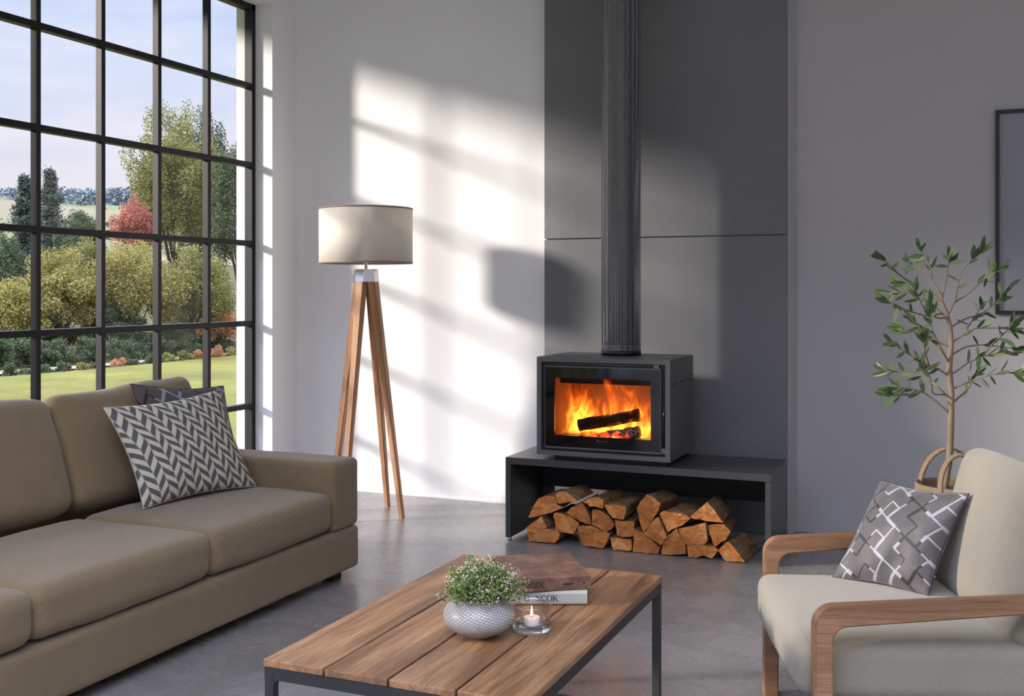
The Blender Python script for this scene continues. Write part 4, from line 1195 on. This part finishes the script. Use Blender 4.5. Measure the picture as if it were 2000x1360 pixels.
edge = [(-500, 23.0), (-250, 26.5), (0, 32.5), (150, 35.0), (300, 38.5), (460, 43.2), (700, 52), (900, 60)]
def strip(name, off0, off1, z, m, near=None):
    bm = bmesh.new(); A_ = []; B_ = []
    for px, D in edge:
        A_.append(bm.verts.new(cpx(px, D + off0, z) if near is None else cpx(px, near, z))); B_.append(bm.verts.new(cpx(px, D + off1, z)))
    for i in range(len(edge) - 1): bm.faces.new((A_[i], A_[i + 1], B_[i + 1], B_[i]))
    fixn(bm); return struct(name, bm, m)
strip('lawn', 0, 0, GZ + .06, M['lawn'], near=8)
strip('gravel_path', 1.2, 2.6, GZ + .05, M['gravel'])

def rand_cluster(rs, n, R, cl, fill=.55, lump=.24):
    # crowns are emptier below; low bushes are leafy down to the ground
    """n leaf centres in m clusters filling an ellipsoid of radii R"""
    v = rs.normal(size=(cl, 3)); v /= np.linalg.norm(v, axis=1)[:, None]
    if R[0] > 1: v[:, 2] = np.where(v[:, 2] < -.55, -v[:, 2] * .5, v[:, 2])
    r = rs.uniform(fill, 1.0, cl)[:, None] * .86
    cc = v * r
    idx = rs.randint(0, cl, n)
    p = rs.normal(size=(n, 3)); p /= np.linalg.norm(p, axis=1)[:, None]
    p *= (rs.uniform(.15, 1, n) ** .5)[:, None] * lump
    return (cc[idx] + p) * np.array(R)

def tree(name, lab, cat, px, D, hw, ytop, ybot, mat, n, leaf, seed, cl=60, group=None, conif=False, gz=None, fill=.5, lump=.24):
    rs = np.random.RandomState(seed); n = int(n * 2.3); leaf *= .64; cl = int(cl * 1.3)
    g = ground(D) if gz is None else gz
    base = cpx(px, D, g)
    rad = hw * D / F; zt = EYE + (HZ - ytop) * D / F; zb = max(EYE + (HZ - ybot) * D / F, g + .1) if gz is None else g - .28
    root = empty(name, base); tag(root, lab, cat, group)
    Rz = (zt - zb) / 2
    cz = (zt + zb) / 2 - g
    if conif:
        lev = 20; P = []
        for k in range(lev):
            f = k / lev; rr = rad * (.08 + (1 - f) ** .85) * (1 + .35 * rs.uniform(-1, 1)); arms = 7
            for a in range(arms):
                th = rs.uniform(0, 2 * PI); m_ = n // (lev * arms)
                t_ = rs.uniform(.1, 1, m_)[:, None]
                P.append(np.array([[math.cos(th) * rr, math.sin(th) * rr, -rr * .18]]) * t_ + np.array([[0, 0, (zb - g) + f * (zt - zb)]]) + rs.normal(size=(m_, 3)) * rad * .085)
        c_ = np.concatenate(P)
    else:
        c_ = rand_cluster(rs, n, (rad, rad, Rz), cl, fill, lump); c_[:, 2] += cz
    c_ = c_[c_[:, 2] > .05]
    raw_mesh('foliage', quads(c_, rs.uniform(leaf * .7, leaf * 1.35, len(c_)), .7, .3, rs), 4, M[mat], root)
    bm = bmesh.new(); rr = random.Random(seed); H_ = zt - g; tr = max(.02, H_ * .013)
    top = Vector((0, 0, cz + Rz * (.8 if conif else .1)))
    tube(bm, [Vector((0, 0, -.1)), Vector((rad * .03, 0, max(.3, cz - Rz) * .6)), top], [tr, tr * .8, tr * .4], 8)
    if not conif:
        for k in range(9 if rad > 1 else 4):
            a = rr.uniform(0, 2 * PI); f = rr.uniform(.45, .85); st_ = Vector((0, 0, max(.15, (cz - Rz) * .8 + (Rz * .6) * rr.random())))
            en = Vector((math.cos(a) * rad * f, math.sin(a) * rad * f, cz + Rz * rr.uniform(-.2, .6)))
            tube(bm, [st_, st_.lerp(en, .5) + Vector((0, 0, Rz * .08)), en], [tr * .55, tr * .38, tr * .15], 6)
    obj('trunk', bm, M['bark'], root, True, inv=False)
    return root

T_ = tree
# near mass of yellow-green trees
T_('garden_tree', 'broad yellow-green tree at the far left beyond the lawn', 'tree', 20, 40, 100, 545, 722, 'leaf_yellow', 9000, .13, 1, group='trees beyond the lawn')
T_('garden_tree', 'rounded yellow-green tree left of centre behind the shrub row', 'tree', 118, 42, 104, 485, 715, 'leaf_yellow', 14000, .13, 2, group='trees beyond the lawn')
T_('garden_tree', 'wide yellow-green tree in the middle of the window view', 'tree', 262, 44, 112, 466, 706, 'leaf_yellow', 15000, .13, 3, group='trees beyond the lawn')
T_('garden_tree', 'mid-green tree at the foot of the tallest tree', 'tree', 375, 46, 92, 478, 700, 'leaf_green', 12000, .13, 4, group='trees beyond the lawn')
T_('garden_tree', 'dark leafy tree low behind the middle shrubs', 'tree', 215, 43, 75, 585, 700, 'leaf_dark', 7000, .12, 5, group='trees beyond the lawn')
T_('garden_tree', 'tallest tree, loose yellow-green crown against the sky', 'tree', 338, 60, 112, 182, 600, 'leaf_green', 24000, .17, 6, cl=120, group='trees beyond the lawn', lump=.16, fill=.3)
T_('garden_tree', 'tall dark tree at the right edge of the window view', 'tree', 478, 56, 88, 222, 640, 'leaf_dark', 20000, .17, 7, cl=100, lump=.17, group='trees beyond the lawn')
T_('garden_tree', 'dark tree standing behind the right of the tallest tree', 'tree', 400, 66, 60, 205, 620, 'leaf_dark', 14000, .19, 17, cl=50, group='trees beyond the lawn')
T_('garden_tree', 'red-leaved tree left of the tallest tree', 'tree', 262, 56, 50, 380, 520, 'leaf_red', 6000, .14, 8, group='trees beyond the lawn')
T_('conifer', 'left of the two dark conifers standing against the sky', 'tree', 48, 80, 44, 338, 600, 'leaf_conifer', 9000, .24, 9, conif=True, group='pair of conifers')
T_('conifer', 'right and taller of the two dark conifers', 'tree', 98, 96, 46, 326, 600, 'leaf_conifer', 9000, .24, 10, conif=True, group='pair of conifers')
T_('garden_tree', 'rounded grey-green tree right of the conifers', 'tree', 155, 90, 52, 405, 560, 'leaf_dark', 9000, .24, 11, group='trees beyond the lawn')
T_('garden_tree', 'shady dark tree at the left edge below the conifers', 'tree', 8, 64, 46, 440, 640, 'leaf_dark', 8000, .18, 12, group='trees beyond the lawn')
T_('garden_tree', 'russet bushy tree low at the right edge of the view', 'tree', 440, 47, 62, 600, 692, 'leaf_orange', 8000, .11, 13, group='trees beyond the lawn')
T_('garden_tree', 'dull green tree filling the gap behind the yellow trees', 'tree', 190, 58, 80, 455, 640, 'leaf_green', 9000, .17, 14, group='trees beyond the lawn')
T_('garden_tree', 'dark green tree behind the russet bush', 'tree', 395, 52, 70, 520, 690, 'leaf_dark', 9000, .15, 15, group='trees beyond the lawn')
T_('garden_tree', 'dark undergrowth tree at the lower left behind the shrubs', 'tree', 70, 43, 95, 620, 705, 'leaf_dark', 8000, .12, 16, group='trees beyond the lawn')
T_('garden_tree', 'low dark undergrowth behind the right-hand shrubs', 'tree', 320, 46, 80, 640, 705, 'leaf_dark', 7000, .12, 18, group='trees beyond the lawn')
for i, (px, lab_) in enumerate([(-15, 'at the left edge of the window'), (45, 'behind the second and third shrubs'), (110, 'behind the fourth shrub'), (175, 'behind the sixth shrub'), (240, 'behind the seventh shrub'), (300, 'behind the ninth shrub'), (360, 'behind the eleventh shrub'), (430, 'behind the last shrubs on the right')]):
    D = float(np.interp(px, [e[0] for e in edge], [e[1] for e in edge])) + 4.2
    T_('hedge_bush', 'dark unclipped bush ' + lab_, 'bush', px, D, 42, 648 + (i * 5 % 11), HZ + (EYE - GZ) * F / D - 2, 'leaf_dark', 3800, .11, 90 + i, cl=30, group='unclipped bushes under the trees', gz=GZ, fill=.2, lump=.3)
T_('garden_tree', 'dark tree in the lower left corner of the window behind the yellow-green one', 'tree', -8, 52, 62, 470, 690, 'leaf_dark', 7000, .15, 31, group='trees beyond the lawn')
# row of small clipped shrubs at the lawn edge
row = [(20, 'leaf_dark'), (55, 'leaf_dark'), (91, 'leaf_dark'), (125, 'leaf_dark'), (160, 'leaf_green'), (190, 'leaf_dark'), (230, 'leaf_orange'), (258, 'leaf_dark'), (292, 'leaf_dark'), (328, 'leaf_green'), (360, 'leaf_green'), (389, 'leaf_orange'), (423, 'leaf_orange'), (452, 'leaf_yellow')]
ordn = ['first', 'second', 'third', 'fourth', 'fifth', 'sixth', 'seventh', 'eighth', 'ninth', 'tenth', 'eleventh', 'twelfth', 'thirteenth', 'fourteenth']
cname = {'leaf_dark': 'dark green', 'leaf_green': 'mid green', 'leaf_orange': 'russet', 'leaf_yellow': 'yellow-green'}
for i, (px, m_) in enumerate(row):
    D = np.interp(px, [e[0] for e in edge], [e[1] for e in edge]) + .5
    yb_ = HZ + (EYE - GZ) * F / D
    hw_ = 14 + (i * 7 % 4)
    T_('garden_shrub', 'small rounded %s shrub, %s from the left in the row edging the lawn' % (cname[m_], ordn[i]), 'shrub', px, D, hw_, yb_ - 25 + (i * 5 % 6), yb_ + 6, m_, 1500, .07, 40 + i, cl=16, group='clipped shrubs along the lawn edge', gz=GZ, fill=.2, lump=.4)
# distant wooded ridge and field copses
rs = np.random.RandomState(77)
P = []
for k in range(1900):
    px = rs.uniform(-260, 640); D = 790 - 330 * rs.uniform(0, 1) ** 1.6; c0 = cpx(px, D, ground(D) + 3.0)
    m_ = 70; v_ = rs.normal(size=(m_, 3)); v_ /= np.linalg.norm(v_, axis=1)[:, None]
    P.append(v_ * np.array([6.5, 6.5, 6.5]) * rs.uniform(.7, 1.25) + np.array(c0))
c_ = np.concatenate(P); o = raw_mesh('wooded_ridge', quads(c_, rs.uniform(1.1, 2.3, len(c_)), .8, .3, rs), 4, M['forest_haze_tint'])
tag(o, 'woods along the far ridge with haze painted into their blue-grey leaves', 'woods', kind='stuff')
P = []
for k in range(90):
    px = rs.uniform(-260, 300); D = rs.choice([150, 185, 250, 330, 420]) + rs.uniform(-8, 8); c0 = cpx(px, D, ground(D) + .8)
    m_ = 90; v_ = rs.normal(size=(m_, 3)); v_ /= np.linalg.norm(v_, axis=1)[:, None]
    P.append(v_ * np.array([2.6, 2.6, 1.7]) * rs.uniform(.6, 1.3) + np.array(c0))
c_ = np.concatenate(P); o = raw_mesh('hedgerows', quads(c_, rs.uniform(.5, 1.1, len(c_)), .8, .3, rs), 4, M['leaf_conifer'])
tag(o, 'scattered hedge clumps across the distant fields', 'hedge', kind='stuff')

# ---------------------------------------------------------------- light
w = bpy.data.worlds.new('World'); bpy.context.scene.world = w; w.use_nodes = True
nt = w.node_tree; nt.nodes.clear()
def N(ty, **k):
    n = nt.nodes.new(ty)
    for a, b in k.items(): setattr(n, a, b)
    return n
tc = N('ShaderNodeTexCoord'); sp = N('ShaderNodeSeparateXYZ'); nt.links.new(tc.outputs['Generated'], sp.inputs[0])
rp = N('ShaderNodeValToRGB'); e = rp.color_ramp.elements
SKY = [(0.0, (222, 214, 214)), (.05, (224, 216, 218)), (.12, (208, 210, 224)), (.20, (190, 203, 230)), (.30, (176, 194, 230)), (.5, (197, 208, 235))]
e[0].position = 0; e[0].color = col(SKY[0][1]); e[1].position = SKY[1][0]; e[1].color = col(SKY[1][1])
for p_, c_ in SKY[2:]: x = e.new(p_); x.color = col(c_)
nt.links.new(sp.outputs[2], rp.inputs[0])
mp = N('ShaderNodeMapping'); mp.inputs['Scale'].default_value = (1.6, 1.6, 11); mp.inputs['Rotation'].default_value = (.12, 0, 0); nt.links.new(tc.outputs['Generated'], mp.inputs[0])
nz = N('ShaderNodeTexNoise'); nz.inputs['Scale'].default_value = 1.7; nz.inputs['Detail'].default_value = 8; nz.inputs['Roughness'].default_value = .62; nz.inputs['Distortion'].default_value = .6
nt.links.new(mp.outputs[0], nz.inputs['Vector'])
cr = N('ShaderNodeValToRGB'); cr.color_ramp.elements[0].position = .46; cr.color_ramp.elements[1].position = .72; nt.links.new(nz.outputs['Fac'], cr.inputs[0])
mx = N('ShaderNodeMix', data_type='RGBA'); mu = N('ShaderNodeMath', operation='MULTIPLY'); mu.inputs[1].default_value = .55; nt.links.new(cr.outputs[0], mu.inputs[0]); nt.links.new(mu.outputs[0], mx.inputs[0])
nt.links.new(rp.outputs[0], mx.inputs[6]); mx.inputs[7].default_value = col((232, 228, 236))
# the high, hazy dome is brighter than the band above the horizon
mr = N('ShaderNodeMapRange'); mr.inputs[1].default_value = .30; mr.inputs[2].default_value = .6; mr.inputs[3].default_value = 1.0; mr.inputs[4].default_value = 7.8; mr.clamp = True
nt.links.new(sp.outputs[2], mr.inputs[0])
bg = N('ShaderNodeBackground'); nt.links.new(mx.outputs[2], bg.inputs[0]); ms = N('ShaderNodeMath', operation='MULTIPLY'); ms.inputs[1].default_value = .77
nt.links.new(mr.outputs[0], ms.inputs[0]); nt.links.new(ms.outputs[0], bg.inputs[1])
wo = N('ShaderNodeOutputWorld'); nt.links.new(bg.outputs[0], wo.inputs[0])

sd = Vector((1, .60, -.37)).normalized()
su = bpy.data.lights.new('sun', 'SUN'); su.energy = 4.15; su.angle = math.radians(5.6); su.color = (1.0, .91, .81)
so = bpy.data.objects.new('sun', su); C.objects.link(so); so.rotation_euler = sd.to_track_quat('-Z', 'Y').to_euler(); so.location = (-20, -12, 9)

# ---------------------------------------------------------------- camera and colour
cam = bpy.data.cameras.new('camera'); cam.sensor_width = 36; cam.lens = F / 2000 * 36; cam.shift_y = -(680 - HZ) / 2000; cam.clip_end = 5000; cam.clip_start = .05
co = bpy.data.objects.new('camera', cam); C.objects.link(co); co.location = (0, 0, EYE); co.rotation_euler = (PI / 2, 0, TH)
sc = bpy.context.scene; sc.camera = co
sc.view_settings.view_transform = 'Standard'; sc.view_settings.look = 'None'; sc.view_settings.gamma = 1; sc.view_settings.use_curve_mapping = False
sc.view_settings.exposure = 0.68
cy = sc.cycles; cy.use_denoising = True; cy.max_bounces = 10; cy.diffuse_bounces = 5; cy.transparent_max_bounces = 24; cy.transmission_bounces = 8
cy.caustics_reflective = False; cy.caustics_refractive = False; cy.sample_clamp_indirect = 6; cy.volume_step_rate = 1.0
